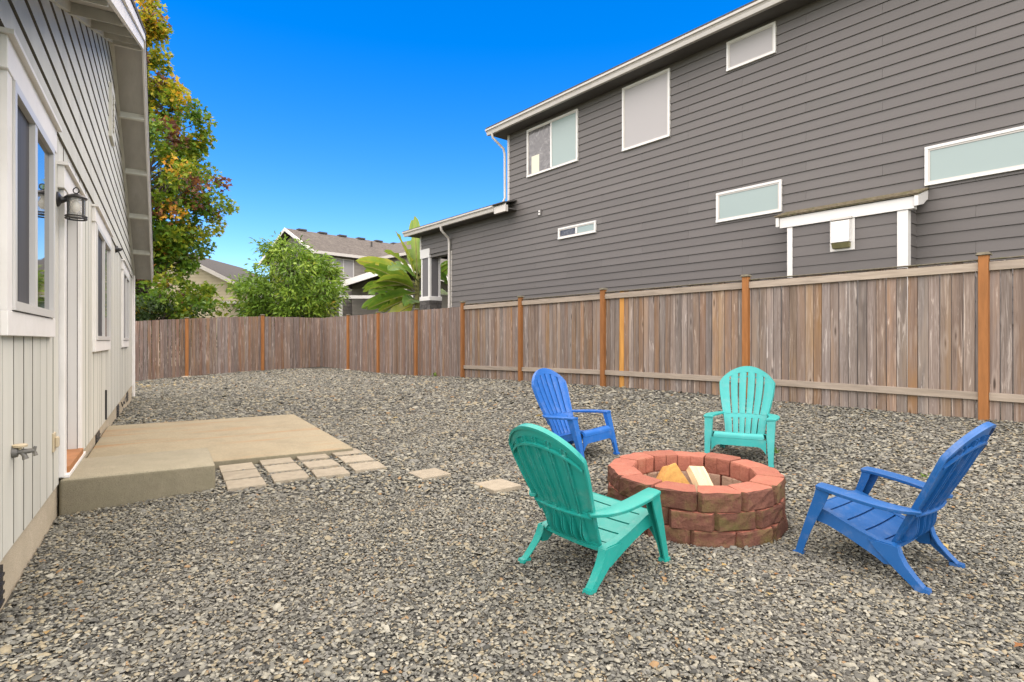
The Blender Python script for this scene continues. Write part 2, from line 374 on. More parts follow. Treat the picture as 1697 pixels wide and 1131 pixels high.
def stones(name, y0, y1, dens, a_mean, sides, bottom, seed):
    g=np.random.default_rng(seed); st=1/math.sqrt(dens)
    ys=np.arange(y0,y1,st); P=[]
    for yy in ys:
        w=.97*yy+.55; xs=np.arange(-w,w,st); P.append(np.stack([xs,np.full(len(xs),yy)],1))
    P=np.concatenate(P); P+=g.uniform(-.75,.75,P.shape)*st
    # keep the yard only
    t=(P[:,0]-LW.x)*LD.x+(P[:,1]-LW.y)*LD.y; v=(P[:,0]-LW.x)*LN.x+(P[:,1]-LW.y)*LN.y
    keep=(v>-.0)|(t>11.3)
    keep&=~((t>-.02)&(t<.86)&(v<1.005)&(v>-.1)); keep&=~((t>.7)&(t<4.13)&(v<2.375)&(v>-.1))
    fn=(P[:,0]-FP0.x)*FNV.x+(P[:,1]-FP0.y)*FNV.y; keep&=fn>.03
    keep&=np.hypot(P[:,0]-PIT_C[0],P[:,1]-PIT_C[1])>PIT_R-.0
    for (pt,pv,pa,ci,ri) in PAV:
        keep&=~((np.abs(t-pt)<.148)&(np.abs(v-pv)<.148))
    P=P[keep]; n=len(P); k=sides
    a=a_mean*np.exp(g.normal(0,.34,n)); asp=g.uniform(.5,.88,n); th=a*g.uniform(.22,.46,n)
    big=g.random(n)<.04; a[big]*=1.45
    ang=(np.arange(k)[None]+g.uniform(-.3,.3,(n,k)))*2*np.pi/k
    rr=1+g.uniform(-.25,.18,(n,k))
    rings=[]
    if bottom: rings.append((.72,-.8))
    rings.append((1.0,0.0)); rings.append((g.uniform(.55,.8,(n,1)),.75))
    V=[]
    for s_,h in rings:
        x=np.cos(ang)*rr*s_*a[:,None]; y=np.sin(ang)*rr*s_*(a*asp)[:,None]
        z=np.broadcast_to((th*h)[:,None],x.shape)+ (g.uniform(-.12,.12,(n,k))*th[:,None])
        V.append(np.stack([x,y,z],2))
    V=np.concatenate(V,1)                       # n, k*rings, 3
    yaw=g.uniform(0,2*np.pi,n); tx=g.normal(0,.25,n); ty=g.normal(0,.25,n)
    def rot(V,ax,an):
        c=np.cos(an)[:,None]; s_=np.sin(an)[:,None]; i,j=[(1,2),(2,0),(0,1)][ax]; o=V.copy()
        o[:,:,i]=c*V[:,:,i]-s_*V[:,:,j]; o[:,:,j]=s_*V[:,:,i]+c*V[:,:,j]; return o
    V=rot(rot(rot(V,2,g.uniform(0,6.28,n)),0,tx),1,ty); V=rot(V,2,yaw)
    zz=gz(P[:,0],P[:,1])+g.uniform(-.010,.007,n)+.006*np.sin(P[:,0]*5.1+1.3*np.sin(P[:,1]*3.7))*np.sin(P[:,1]*4.3+P[:,0])
    V[:,:,0]+=P[:,0,None]; V[:,:,1]+=P[:,1,None]; V[:,:,2]+=zz[:,None]
    nr=len(rings); nv=k*nr
    fl=[]
    for r_ in range(nr-1):
        for i in range(k): fl.append([r_*k+i,r_*k+(i+1)%k,(r_+1)*k+(i+1)%k,(r_+1)*k+i])
    quads=np.array(fl).ravel(); cap=np.arange((nr-1)*k,nr*k); loops=np.concatenate([quads,cap])
    nl=len(loops); sizes=[4]*len(fl)+[k]
    L=(loops[None]+(np.arange(n)*nv)[:,None]).ravel().astype(np.int32)
    st_=np.concatenate([[0],np.cumsum(sizes)[:-1]]); S=(st_[None]+(np.arange(n)*nl)[:,None]).ravel().astype(np.int32)
    me=bpy.data.meshes.new(name); me.vertices.add(n*nv); me.vertices.foreach_set('co',V.reshape(-1).astype(np.float32))
    me.loops.add(len(L)); me.loops.foreach_set('vertex_index',L)
    me.polygons.add(len(S)); me.polygons.foreach_set('loop_start',S)
    me.update(calc_edges=True); me.validate(verbose=False)
    return link(name,me,STONE_MAT)
tag(stones('gravel', 1.6, 4.5, 6300, .0102, 5, False, 3), 'loose flat grey and tan stones of the near gravel', 'gravel', kind='stuff')
tag(stones('gravel', 4.5, 8.6, 1950, .0160, 5, False, 4), 'grey and tan gravel stones around the patio slab and far chairs', 'gravel', kind='stuff')
tag(stones('gravel', 8.6, 20.5, 390, .0275, 4, False, 5), 'distant grey gravel stones spreading to the fences', 'gravel', kind='stuff')

# ------------------------------------------------------------------ the pale house beside the yard
house = empty('pale_house', (LW.x,LW.y,0), L_RZ, 'pale grey-white gabled house with lap siding above vertical boards', 'house')
T0,T1,TP = -2.1,10.9,4.41; ZS,ZA,ZPK,SL = .33,2.82,5.54,.39
def gl(t, dz=0): return ZPK+dz-SL*abs(t-TP)
wl = MB()
for (a,b) in ((T0,.1),(.95,T1)):
    pts=[(a,ZS)]+[(b,ZS)]+[(b,gl(b))]+([(TP,ZPK)] if a<TP<b else [])+[(a,gl(a))]
    wl.prism(pts,'y',.07,.15)
wl.prism([(.1,2.46),(.95,2.46),(.95,gl(.95)),(.1,gl(.1))],'y',.07,.15)
wl.prism([(T0,-.6),(T1,-.6),(T1,gl(T1)),(TP,ZPK),(T0,gl(T0))],'y',.15,8.0)
wall = wl.build('wall', HOUSE_SIDE, house)
fo = MB(); fo.w(T0,T1,-.15,-.012,-.6,ZS); fnd = fo.build('foundation', FOUND, house)
EDGE=m_mottle('board_edge_painted_shade',(.13,.118,.09),.3,12,.9)  # dark colour on board edges, painting in the shadow lines between boards
# vertical boards
t=T0-.04; ex=[(-.0,1.05)]
while t < T1:
    a,b=max(t,T0),min(t+.222,T1); segs=[(a,b,ZS-.012,ZA-.004)]
    if b>0 and a<1.05:
        segs=[]
        if a<0: segs.append((a,-.002,ZS-.012,ZA-.004))
        if b>1.05: segs.append((1.052,b,ZS-.012,ZA-.004))
        segs.append((max(a,.0),min(b,1.05),2.46,ZA-.004))
    for (p,q,z0,z1) in segs:
        if q-p>.01:
            m=MB(); m.w(p,q,-.068,rnd.uniform(-.0015,.0015),z0,z1); m.m[3]=1; m.m[5]=1; m.build('siding_board',[HOUSE_SIDE,EDGE],wall)
    t+=.238
# lap courses in the gable
k=0; z=ZA
while z < ZPK-.1:
    z1=z+.168; a=max(T0,TP-(ZPK-z)/SL); b=min(T1,TP+(ZPK-z)/SL); a1=max(T0,TP-(ZPK-z1)/SL) if z1<ZPK else TP; b1=min(T1,TP+(ZPK-z1)/SL) if z1<ZPK else TP
    z1=min(z1,ZPK-.005)
    j=rnd.uniform(a+.3*(b-a),b-.3*(b-a)) if b-a>4 else None
    for (p,q,p1,q1) in ([(a,j-.002,a1,j-.002),(j+.002,b,j+.002,b1)] if j else [(a,b,a1,b1)]):
        m=MB(); m.hexa([(p,-.016,z),(q,-.016,z),(q,.068,z),(p,.068,z),(p1,-.010,z1),(q1,-.010,z1),(q1,.068,z1),(p1,.068,z1)])
        m.m[0]=1; m.build('lap_board',[HOUSE_SIDE,EDGE],wall)
    z+=.195; k+=1
# roof
OV=.375; TE0,TE1=T0-.45,T1+.45
def slopes(dz0,dz1): # two quads of (t,z)
    return [[(TP,gl(TP,dz0)),(TE1,gl(TE1,dz0)),(TE1,gl(TE1,dz1)),(TP,gl(TP,dz1))],[(TE0,gl(TE0,dz0)),(TP,gl(TP,dz0)),(TP,gl(TP,dz1)),(TE0,gl(TE0,dz1))]]
rf=MB()
for q in slopes(.165,.205): rf.prism(q,'y',-(OV+.055),8.2)
roof=rf.build('roof',SHINGLE,house)
sf=MB()
for q in slopes(.02,.16): sf.prism(q,'y',-OV+.002,8.0)
sf.build('soffit',SOFFIT,house)
for sgn,q in zip((1,-1),slopes(-.045,.163)):
    m=MB(); m.prism(q,'y',-(OV+.026),-OV); fb=m.build('barge_board',WHITE_TRIM,house)
    m=MB(); m.prism(slopes(.07,.1635)[0 if sgn>0 else 1],'y',-(OV+.045),-(OV+.026)); m.build('drip_trim',WHITE_TRIM,fb)
    m=MB(); m.prism(slopes(-.06,.018)[0 if sgn>0 else 1],'y',-.05,-.012); m.build('frieze_board',HOUSE_SIDE,house)
for i in range(-4,6):
    tc=TP+1.4*i
    if tc<TE0 or tc>TE1: continue
    m=MB(); zz=gl(tc); w=.02
    m.hexa([(tc-w,-OV,gl(tc-w,-.07)),(tc+w,-OV,gl(tc+w,-.07)),(tc+w,-.03,gl(tc+w,-.07)),(tc-w,-.03,gl(tc-w,-.07)),
            (tc-w,-OV,gl(tc-w,.018)),(tc+w,-OV,gl(tc+w,.018)),(tc+w,-.03,gl(tc+w,.018)),(tc-w,-.03,gl(tc-w,.018))])
    m.build('lookout',HOUSE_SIDE,house)
m=MB(); m.w(T1-.1,T1+.005,0,.022,ZS-.02,gl(T1)-.05); m.build('corner_board',WHITE_TRIM,house)
m=MB(); m.tube([(T1+.06,-.03,2.9),(T1+.06,-.03,.05)],.028,8); m.build('downspout',WHITE_TRIM,house,smooth=40)
# windows
def win_left(t0,t1,z0,z1,mull,head=.16):
    m=MB(); m.w(t0-.13,t1+.13,0,.034,z1+.005,z1+head); u=m.build('window',WHITE_TRIM,house,bevel=.003)
    m=MB(); m.w(t0-.15,t1+.15,0,.060,z1+head,z1+head+.022); m.build('drip_cap',WHITE_TRIM,u)
    m=MB(); m.w(t0-.1,t0-.004,0,.028,z0-.005,z1+.005); m.build('casing',WHITE_TRIM,u)
    m=MB(); m.w(t1+.004,t1+.1,0,.028,z0-.005,z1+.005); m.build('casing',WHITE_TRIM,u)
    m=MB(); m.w(t0-.1,t1+.1,0,.030,z0-.125,z0-.005); m.build('apron',WHITE_TRIM,u,bevel=.003)
    m=MB(); f=.045
    m.w(t0,t1,0,.040,z0,z0+f); m.w(t0,t1,0,.040,z1-f,z1); m.w(t0,t0+f,0,.0395,z0+f,z1-f); m.w(t1-f,t1,0,.0395,z0+f,z1-f)
    m.build('frame',WHITE_VINYL,u)
    m=MB(); m.w(mull-.035,mull+.035,0,.037,z0+f,z1-f); m.build('meeting_stile',WHITE_VINYL,u)
    m=MB(); m.w(t0+f,mull-.035,0,.010,z0+f,z1-f); m.build('pane',CURTAIN_PANE,u)
    m=MB(); m.w(mull+.035,t1-f,0,.016,z0+f,z1-f); m.build('pane',DARK_PANE,u)
win_left(-1.63,-.47,1.50,2.61,-1.08); win_left(2.33,4.15,1.36,2.61,3.26); win_left(7.05,8.85,1.36,2.61,7.95)
# door
m=MB(); m.w(.12,.93,-.125,-.085,.42,2.44); door=m.build('door',WHITE_TRIM,house)
for (a,b,c,d) in ((.2,.85,.55,1.2),(.2,.85,1.32,2.3)):
    m=MB(); m.w(a,b,-.085,-.078,c,d); m.build('door_panel',WHITE_TRIM,door,bevel=.003)
m=MB(); m.tube([(.19,.085,1.35),(.19,.02,1.35)],[.022,.03],10); m.build('handle',BLACK_METAL,door,smooth=40)
for a,b in ((0,.1),(.95,1.05)):
    m=MB(); m.w(a,b,-.12,.035,ZS+.03,2.45); m.build('door_casing',WHITE_TRIM,house,bevel=.003)
for a,b in ((.1,.12),(.93,.95)):
    m=MB(); m.w(a,b,-.12,.014,.42,2.45); m.build('door_jamb',WHITE_VINYL,house)
for v0 in (.011,-.058):
    m=MB(); m.w(.9275,.9305,v0-.002,v0+.002,.42,2.45); m.build('weatherstrip',BLACK_METAL,house)
m=MB(); m.w(-.06,1.11,0,.042,2.45,2.61); m.build('door_head',WHITE_TRIM,house,bevel=.003)
m=MB(); m.w(-.08,1.13,0,.066,2.611,2.635); m.build('drip_cap',WHITE_TRIM,house)
BROWN=m_mottle('brown_sill_wood',(.34,.15,.055),.2,9,.6,.1,40,.3)
m=MB(); m.w(.1,.95,-.12,.052,.375,.42); m.build('threshold',BROWN,house)
m=MB(); m.w(.02,1.04,-.02,.060,.352,.374); m.build('threshold_trim',WHITE_TRIM,house)
# gable vent, foundation vents, conduit
m=MB(); m.w(4.16,4.66,.0,.05,4.12,4.2); m.w(4.16,4.66,0,.05,4.76,4.84); m.w(4.16,4.24,0,.05,4.2,4.76); m.w(4.58,4.66,0,.05,4.2,4.76)
gv=m.build('gable_vent',HOUSE_SIDE,house)
for i in range(7):
    zz=4.21+i*.078; m=MB(); m.hexa([(4.24,-.048,zz),(4.58,-.048,zz),(4.58,-.03,zz),(4.24,-.03,zz),(4.24,-.03,zz+.07),(4.58,-.03,zz+.07),(4.58,-.012,zz+.07),(4.24,-.012,zz+.07)])
    m.build('louver',HOUSE_SIDE,gv)
for tc in (-1.86,2.9,6.2,9.0):
    m=MB(); m.w(tc-.2,tc+.2,-.02,.0,.10,.29); fv=m.build('foundation_vent',BLACK_METAL,house)
    for i in range(4):
        m=MB(); m.w(tc-.19,tc+.19,0,.008,.118+i*.042,.130+i*.042); m.build('vent_bar',BLACK_METAL,fv)
m=MB(); m.tube([(3.75,-.012,.34),(3.75,-.012,.72)],.011,6); m.build('cable_stub',BLACK_METAL,house)
m=MB(); m.tube([(6.6,-.02,.30),(6.8,-.03,.21),(7.1,-.03,.27),(7.4,-.03,.20),(7.8,-.02,.26),(8.3,-.02,.29)],.008,5); m.build('cable',BLACK_METAL,house)

# things fixed to that wall
LG = NT('lantern_seeded_glass'); LG = LG.done((.75,.74,.70), .15, None, .5, Alpha=.3)
BULB = m_mottle('frosted_bulb',(.78,.74,.62),.03,4,.4)
lt=empty('wall_lantern', ltv(-.08,0)[:2]+(2.36,), L_RZ, 'black cage wall lantern with clear glass beside the white door', 'lantern')
m=MB(); m.tube([(0,0,0),(0,-.012,0),(0,-.03,0)],[.062,.06,.03],16); m.build('back_plate',BLACK_METAL,lt,smooth=40)
m=MB(); m.tube([(0,-.02,0),(0,-.045,.002),(0,-.07,.012),(0,-.09,.02)],[.036,.024,.018,.022],10); m.build('arm',BLACK_METAL,lt,smooth=40)
lt.scale=(.88,.88,.88)
LC=-.125
m=MB(); m.lathe([(.076,.018),(.078,.026),(.062,.04),(.03,.054),(.012,.058),(.01,.066)],(0,LC,0),20); cp=m.build('cap',BLACK_METAL,lt,smooth=35)
m=MB(); m.tube([(.012*math.cos(a),LC+.021*math.cos(a),.086+.024*math.sin(a)) for a in np.linspace(0,2*math.pi,15)],.0045,6,False); m.build('ring',BLACK_METAL,cp,smooth=60)
m=MB(); m.lathe([(.058,-.125),(.058,.016)],(0,LC,0),20); m.build('glass',LG,lt,smooth=40)
m=MB(); m.lathe([(.012,-.09),(.03,-.07),(.034,-.04),(.02,-.01),(.014,.014)],(0,LC,0),12); m.build('bulb',BULB,lt,smooth=60)
for i in range(4):
    a=R(45+90*i); x,y=.07*math.cos(a),LC+.07*math.sin(a)
    m=MB(); m.tube([(x,y,-.14),(x,y,.02)],.006,6); m.build('cage_post',BLACK_METAL,lt)
for zz in (-.128,-.146):
    m=MB(); m.tube([(.071*math.cos(a),LC+.071*math.sin(a),zz) for a in np.linspace(0,2*math.pi,21)],.0065,6,False); m.build('cage_ring',BLACK_METAL,lt,smooth=60)
fl=empty('wall_spotlight', ltv(5.55,0)[:2]+(2.78,), L_RZ, 'small black cone spotlight on the wall between the two far windows','spotlight')
m=MB(); m.tube([(0,0,0),(0,-.035,0)],[.06,.05],12); m.build('mount',BLACK_METAL,fl,smooth=40)
m=MB(); m.tube([(0,-.03,.0),(.01,-.055,-.005),(.02,-.09,.01)],[.022,.03,.012],10); m.build('lamp_head',BLACK_METAL,fl,smooth=40)
TANP=m_mottle('tan_plastic',(.50,.42,.28),.08,9,.5); BRASS=m_mottle('aged_brass',(.13,.125,.11),.3,30,.45,.2,60,.5,(.3,.27,.2),.5)
hb=empty('hose_bib', ltv(-1.47,0)[:2]+(.80,), L_RZ,'brass hose bib with a tan knob on the near wall','tap')
m=MB(); m.tube([(0,0,-.01),(0,-.022,-.01)],[.03,.026],12); m.tube([(0,-.02,-.01),(0,-.058,-.01),(0,-.085,-.008)],[.014,.013,.011],10)
m.tube([(0,-.035,-.01),(0,-.047,-.03),(0,-.052,-.05)],[.012,.011,.014],10); m.build('valve_body',BRASS,hb,smooth=40)
m=MB(); m.lathe([(.008,-.005),(.009,.012),(.03,.014),(.032,.024),(.026,.028)],(0,-.03,0),14); m.build('knob',TANP,hb,smooth=40)
m=MB(); m.tube([(0,-.084,-.012),(0,-.09,.012)],[.009,.007],8); m.tube([(0,-.088,-.016),(0,-.092,-.036)],[.008,.01],8); m.build('outlet',BRASS,hb,smooth=40)
ob=empty('outlet_cover', ltv(-.24,0)[:2]+(.655,), L_RZ,'tan weatherproof outlet cover low on the wall beside the door','outlet')
m=MB(); m.w(-.045,.045,0,.012,-.065,.065); m.build('plate',TANP,ob,bevel=.003)
m=MB(); m.w(-.026,.026,.012,.034,-.036,.036); m.build('cover',TANP,ob,bevel=.006)

# ------------------------------------------------------------------ step, slab, pavers
STEP_SIDE=m_stucco_concrete('dark_concrete_side',(.215,.192,.132),dark=(.15,.138,.088))  # darker concrete colour for the upright faces of step and slab
def conc(name, t0,t1,v0,v1,ztop,zbot,mat,label,bev=.02):
    m=MB(); m.w(t0,t1,v0,v1,zbot,ztop); me=m.mesh(name)
    bm=bmesh.new(); bm.from_mesh(me)
    es=[e for e in bm.edges if all(v.co.z>ztop-.01 for v in e.verts)]+[e for e in bm.edges if abs(e.verts[0].co.z-e.verts[1].co.z)>.05]
    bmesh.ops.bevel(bm,geom=es,offset=bev,segments=3,affect='EDGES',profile=.5); bm.to_mesh(me); bm.free()
    me.shade_smooth(); me.set_sharp_from_angle(angle=R(50))
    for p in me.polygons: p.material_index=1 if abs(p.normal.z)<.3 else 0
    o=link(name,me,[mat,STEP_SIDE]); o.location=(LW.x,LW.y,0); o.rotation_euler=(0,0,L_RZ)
    return tag(o,label,'concrete',kind='structure')
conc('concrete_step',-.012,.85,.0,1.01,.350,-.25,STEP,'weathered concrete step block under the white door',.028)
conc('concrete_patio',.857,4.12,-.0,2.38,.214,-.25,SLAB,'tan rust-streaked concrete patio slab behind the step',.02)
ORD=['first','second','third','fourth']
ROWN=['in the row touching the patio slab','in the middle row of the grid','in the row farthest from the patio slab']
pm=MB(); pm.box(-.145,.145,-.145,.145,-.035,.012); pmesh=pm.mesh('paver',bevel=.004)
for (pt,pv,pa,ci,ri) in PAV:
    p=ltv(pt,pv); o=link('paver',pmesh,PAVER); o.rotation_euler=(rnd.uniform(-.012,.012),rnd.uniform(-.012,.012),L_RZ+pa); o.location=(p.x,p.y,gz1(p.x,p.y)+.006)
    if ci<4: lab='square buff paver %s, %s column from the step'%(ROWN[ri],ORD[ci])
    elif ci==4: lab='lone buff stepping paver in gravel just past the paver grid'
    else: lab='lone buff stepping paver in gravel closest to the shaded-turquoise chair'
    tag(o,lab,'paver','square pavers set in the gravel')

# ------------------------------------------------------------------ fences
def board_mesh(w,h,d=.019):
    m=MB(); m.box(-w/2,w/2,-d/2,d/2,0,h); return m.mesh('board')
BW=.103
bm_var=[board_mesh(BW+rnd.uniform(-.007,.003),1.0) for _ in range(7)]
def fence_frame(name,P,D,label):
    o=empty(name,(P.x,P.y,0),math.atan2(D.y,D.x),label,'fence'); return o
def add_board(root,x,zb,zt,mat,y=0.0,name='board'):
    o=link(name,rnd.choice(bm_var),mat,root); o.location=(x,y+rnd.uniform(-.002,.002),zb); o.scale=(1,1,zt-zb); o.rotation_euler=(0,rnd.gauss(0,.0025),0); return o
def add_post(root,x,zb,zt,y,footing=False):
    m=MB(); m.box(x-.045,x+.045,y-.045,y+.045,zb-.1,zt); p=m.build('post',POST,root,bevel=.004)
    m=MB(); m.hexa([(x-.068,y-.068,zt),(x+.068,y-.068,zt),(x+.068,y+.068,zt),(x-.068,y+.068,zt),(x-.052,y-.052,zt+.032),(x+.052,y-.052,zt+.032),(x+.052,y+.052,zt+.032),(x-.052,y+.052,zt+.032)])
    m.build('post_cap',MOSSY,p,bevel=.003)
    if footing:
        m=MB(); m.lathe([(.16,-.03),(.15,.012),(.09,.02)],(x,y,zb),10); m.build('footing',FOUND,p)
# fence beside the grey house; local x runs away from the camera, local +y points into the yard or away
fr=fence_frame('plank_fence',FP0,FD,'long weathered cedar fence below the grey siding house')
sg = 1 if Vector((-FD.y,FD.x,0)).dot(FNV)>0 else -1     # sign of local y that faces the yard
posts_rail=[-6.0,-2.9,0.0,2.81,5.64,8.04,10.28]; posts_plain=[12.54,14.88,17.14]
CORNER_S=19.46
def base_at(s):
    p=FP0+FD*s; return gz1(p.x,p.y)
s=-4.5; i=0
while s<10.2:
    zb=base_at(s)+.0
    mat=NEWBOARD if abs(s-5.18)<BW*.5 else FENCE
    add_board(fr,s,zb-.005+rnd.uniform(-.006,.006),2.255+rnd.uniform(-.008,.008),mat,name='board'); s+=BW+.0075
while s<CORNER_S-.05:
    zb=base_at(s); zt=2.235-.0*(s-10)+rnd.uniform(-.006,.006)
    add_board(fr,s,zb+.0,zt-.02,FENCE_L,sg*.03); s+=BW+.0065
for a,b in zip(posts_rail[:-1],posts_rail[1:]):
    if b<-2: continue
    z0=base_at(a); z1=base_at(b)
    for (h0,h1,lbl) in ((2.14,2.235,'top_rail'),(None,None,'bottom_rail')):
        m=MB(); y0,y1=sg*.011,sg*.05
        if h0 is not None: zA=zB=h0; hh=h1-h0
        else: zA=z0+.215; zB=z1+.215; hh=.088
        m.hexa([(a+.046,y0,zA),(b-.046,y0,zB),(b-.046,y1,zB),(a+.046,y1,zA),(a+.046,y0,zA+hh),(b-.046,y0,zB+hh),(b-.046,y1,zB+hh),(a+.046,y1,zA+hh)])
        m.build(lbl,RAIL,fr,bevel=.003)
    m=MB(); m.box(a+.046,b-.046,min(-sg*.03,sg*.047),max(-sg*.03,sg*.047),2.262,2.276)
    # mossy ledge strip on the board tops
    m.build('top_strip',MOSSY,fr,bevel=.003)
for s_ in posts_rail: 
    if s_>-5: add_post(fr,s_,base_at(s_),2.315,sg*.04)
for s_ in posts_plain: add_post(fr,s_,base_at(s_),2.235,sg*.06,footing=(s_>16))
m=MB(); m.box(CORNER_S-.05,CORNER_S+.05,-.05,.05,.2,2.2); m.build('corner_post',FENCE_L,fr)
# back fence
BC=FP0+FD*CORNER_S; BD=Vector((-.7702,-.6378,0)).normalized()
fb=fence_frame('plank_fence',BC,BD,'brown cedar fence closing the far end of the yard under the trees')
sgb = 1 if Vector((-BD.y,BD.x,0)).y<0 else -1
s=.1
while s<8.6:
    p=BC+BD*s; zb=gz1(p.x,p.y)
    zt=2.215 if s<2.3 else 2.215-.048*(s-2.3)-.006*(s-2.3)**2
    add_board(fb,s,zb,zt+rnd.uniform(-.006,.006),FENCE_L); s+=BW+.0065
for s_,zt in ((2.22,2.25),(4.56,2.09),(6.9,1.9)):
    p=BC+BD*s_; add_post(fb,s_,gz1(p.x,p.y),zt,sgb*.058,footing=(s_>4))

# ------------------------------------------------------------------ grey house behind the fence
gh=empty('grey_house',(GP0.x,GP0.y,0),G_RZ,'tall dark grey lap-sided house behind the plank fence','house')
SE=15.5; ZT=7.46; ZL=5.16
m=MB(); m.w(0,SE,-9,-.02,.2,ZT); m.w(-3.06,-.001,-6,-.02,.2,ZL); m.w(-5.04,-3.061,-.32,-.02,4.33,ZL); gw=m.build('wall',GREY_SIDE,gh)
EXP=.178; zb=7.11-EXP*31
k=0
def lap(p,q,z,z1,root,mat=GREY_SIDE,v=0.0):
    m=MB(); m.hexa([(p,-.027-v,z),(q,-.027-v,z),(q,.012-v,z),(p,.012-v,z),(p,-.005-v,z1),(q,-.005-v,z1),(q,.012-v,z1),(p,.012-v,z1)])
    return m.build('siding_board',mat,root)
while zb+EXP*k < ZT:
    z0=zb+EXP*k; z1=min(z0+EXP+.012,ZT)
    if z0<4.33: a=-3.06
    elif z0<ZL-.1: a=-5.04
    else: a=0.0
    x=a; first=True; L=3.66
    off=(k*1.22)%3.66
    while x<SE:
        nx=(math.floor((x-off)/L+1e-6)+1)*L+off
        if nx-x<.2: nx+=L
        nx=min(nx,SE)
        if SE-nx<.05: nx=SE
        zz1=z1 if x>=0 else min(z1,ZL)
        if x<0<nx and z1>ZL-.02:
            pass
        lap(x+.0015,nx-.0015,z0,zz1,gw); x=nx
    k+=1
# corner boards
m=MB(); m.w(-.035,.06,-.02,.026,5.35,ZT-.01); m.build('corner_board',GREY_TRIM,gh)
m=MB(); m.w(-5.10,-5.0,-.3,.026,4.6,ZL); m.build('corner_board',GREY_TRIM,gh)
m=MB(); m.w(-3.1,-3.0,-.3,.026,.3,4.40); m.build('corner_board',GREY_TRIM,gh)
SOFF_G=m_mottle('grey_soffit',(.10,.095,.09),.1,4,.8)
def gutter(s0,s1,zt,root):
    m=MB(); prof=[(.45,-.16),(.505,-.16),(.52,-.12),(.525,-.085),(.545,-.055),(.575,-.045),(.58,-.0),(.45,-.0)]
    m.prism([(-v,zt+dz) for v,dz in prof],'x',s0,s1); return m.build('gutter',GREY_TRIM,root,smooth=25)
def house_roof(s0,s1,zs,zt,depth,slope,root):
    m=MB(); m.prism([(-.45,zs+.002),(.3,zs+.002),(.3,zs+.03),(-.45,zs+.03)],'x',s0,s1); m.build('soffit',SOFF_G,root)
    m=MB(); m.prism([(-.56,zt+.02),(-.56,zt+.05),(depth,zt+.05+slope*(depth+.56)),(depth,zt+.02+slope*(depth+.56))],'x',s0-.02,s1); r=m.build('roof',SHINGLE,root)
    m=MB(); m.w(s0,s1,.43,.45,zs-.02,zt+.03); m.build('fascia',GREY_TRIM,root)
    return r
rr=house_roof(-.38,SE+.3,ZT,7.60,5,.33,gh); gutter(-.40,SE+.3,7.60,gh)
m=MB(); m.tube([(1.7,.55,7.9),(1.7,.55,8.12)],.04,8); m.build('vent_pipe',BLACK_METAL,rr)
house_roof(-5.40,.40,ZL,5.28,2.2,.25,gh); gutter(-5.42,-.08,5.30,gh)
m=MB(); m.w(-.075,.46,.40,.50,5.06,5.25); m.build('fascia_return',GREY_TRIM,gh,bevel=.004)
def spout(pts,r=.036): 
    m=MB(); m.tube(pts,r,8); m.build('downspout',GREY_TRIM,gh,smooth=50)
spout([(-.17,-.50,7.44),(-.17,-.47,7.33),(-.14,-.30,7.20),(-.10,-.12,7.06),(-.09,-.08,6.9),(-.09,-.07,5.6),(-.13,-.14,5.42),(-.3,-.22,5.36)])
spout([(-2.95,-.50,5.14),(-2.95,-.47,5.02),(-3.0,-.3,4.92),(-3.06,-.12,4.82),(-3.07,-.085,4.66),(-3.07,-.085,.4)],.042)
def win_grey(s0,s1,z0,z1,kinds,f=.045):
    m=MB(); o=.056
    m.w(s0,s1,0,o+.01,z0,z0+f); m.w(s0,s1,0,o,z1-f,z1); m.w(s0,s0+f,0,o-.0005,z0+f,z1-f); m.w(s1-f,s1,0,o-.0005,z0+f,z1-f)
    u=m.build('window',WHITE_VINYL,gh,bevel=.003)
    g=.024; m=MB(); a,b,c,d=s0+f,s1-f,z0+f,z1-f
    m.w(a,b,0,.044,c,c+g); m.w(a,b,0,.044,d-g,d); m.w(a,a+g,0,.0435,c+g,d-g); m.w(b-g,b,0,.0435,c+g,d-g); m.build('sash',GREY_TRIM,u)
    n=len(kinds); w=(b-a-2*g)/n
    for i,kd in enumerate(kinds):
        m=MB(); m.w(a+g+i*w+(.03 if i else 0),a+g+(i+1)*w-(.03 if i<n-1 else 0),0,.033,c+g,d-g); m.build('pane',kd,u)
        if i: 
            m=MB(); m.w(a+g+i*w-.03,a+g+i*w+.03,0,.050,c+g,d-g); m.build('mullion',WHITE_VINYL,u)
    return u
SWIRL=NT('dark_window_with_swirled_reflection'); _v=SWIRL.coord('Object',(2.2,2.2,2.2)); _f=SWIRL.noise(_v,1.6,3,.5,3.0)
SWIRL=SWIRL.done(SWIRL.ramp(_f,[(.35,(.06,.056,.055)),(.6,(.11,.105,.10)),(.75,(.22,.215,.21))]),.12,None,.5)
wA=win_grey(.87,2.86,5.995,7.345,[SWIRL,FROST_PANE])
m=MB(); m.w(1.06,1.38,.033,.036,6.07,6.55); m.build('painted_reflection',m_mottle('cream_reflection_paint',(.55,.53,.42),.04,4,.5),wA)  # bright panel that paints a reflection onto the pane
win_grey(4.32,5.65,5.855,7.365,[SHADE_PANE]); win_grey(7.0,8.0,6.785,7.38,[SHADE_PANE])
win_grey(6.77,8.11,3.77,4.375,[FROST_PANE]); win_grey(10.35,11.95,3.775,4.385,[FROST_PANE]); win_grey(2.14,3.48,4.06,4.36,[SWIRL,FROST_PANE])
m=MB(); m.w(1.33,1.47,0,.05,4.83,5.0); v_=m.build('wall_vent',GREY_SIDE,gh,bevel=.004)
for i in range(2):
    m=MB(); m.w(1.37,1.43,.05,.056,4.85+i*.075,4.90+i*.075); m.build('vent_flap',WHITE_VINYL,v_)
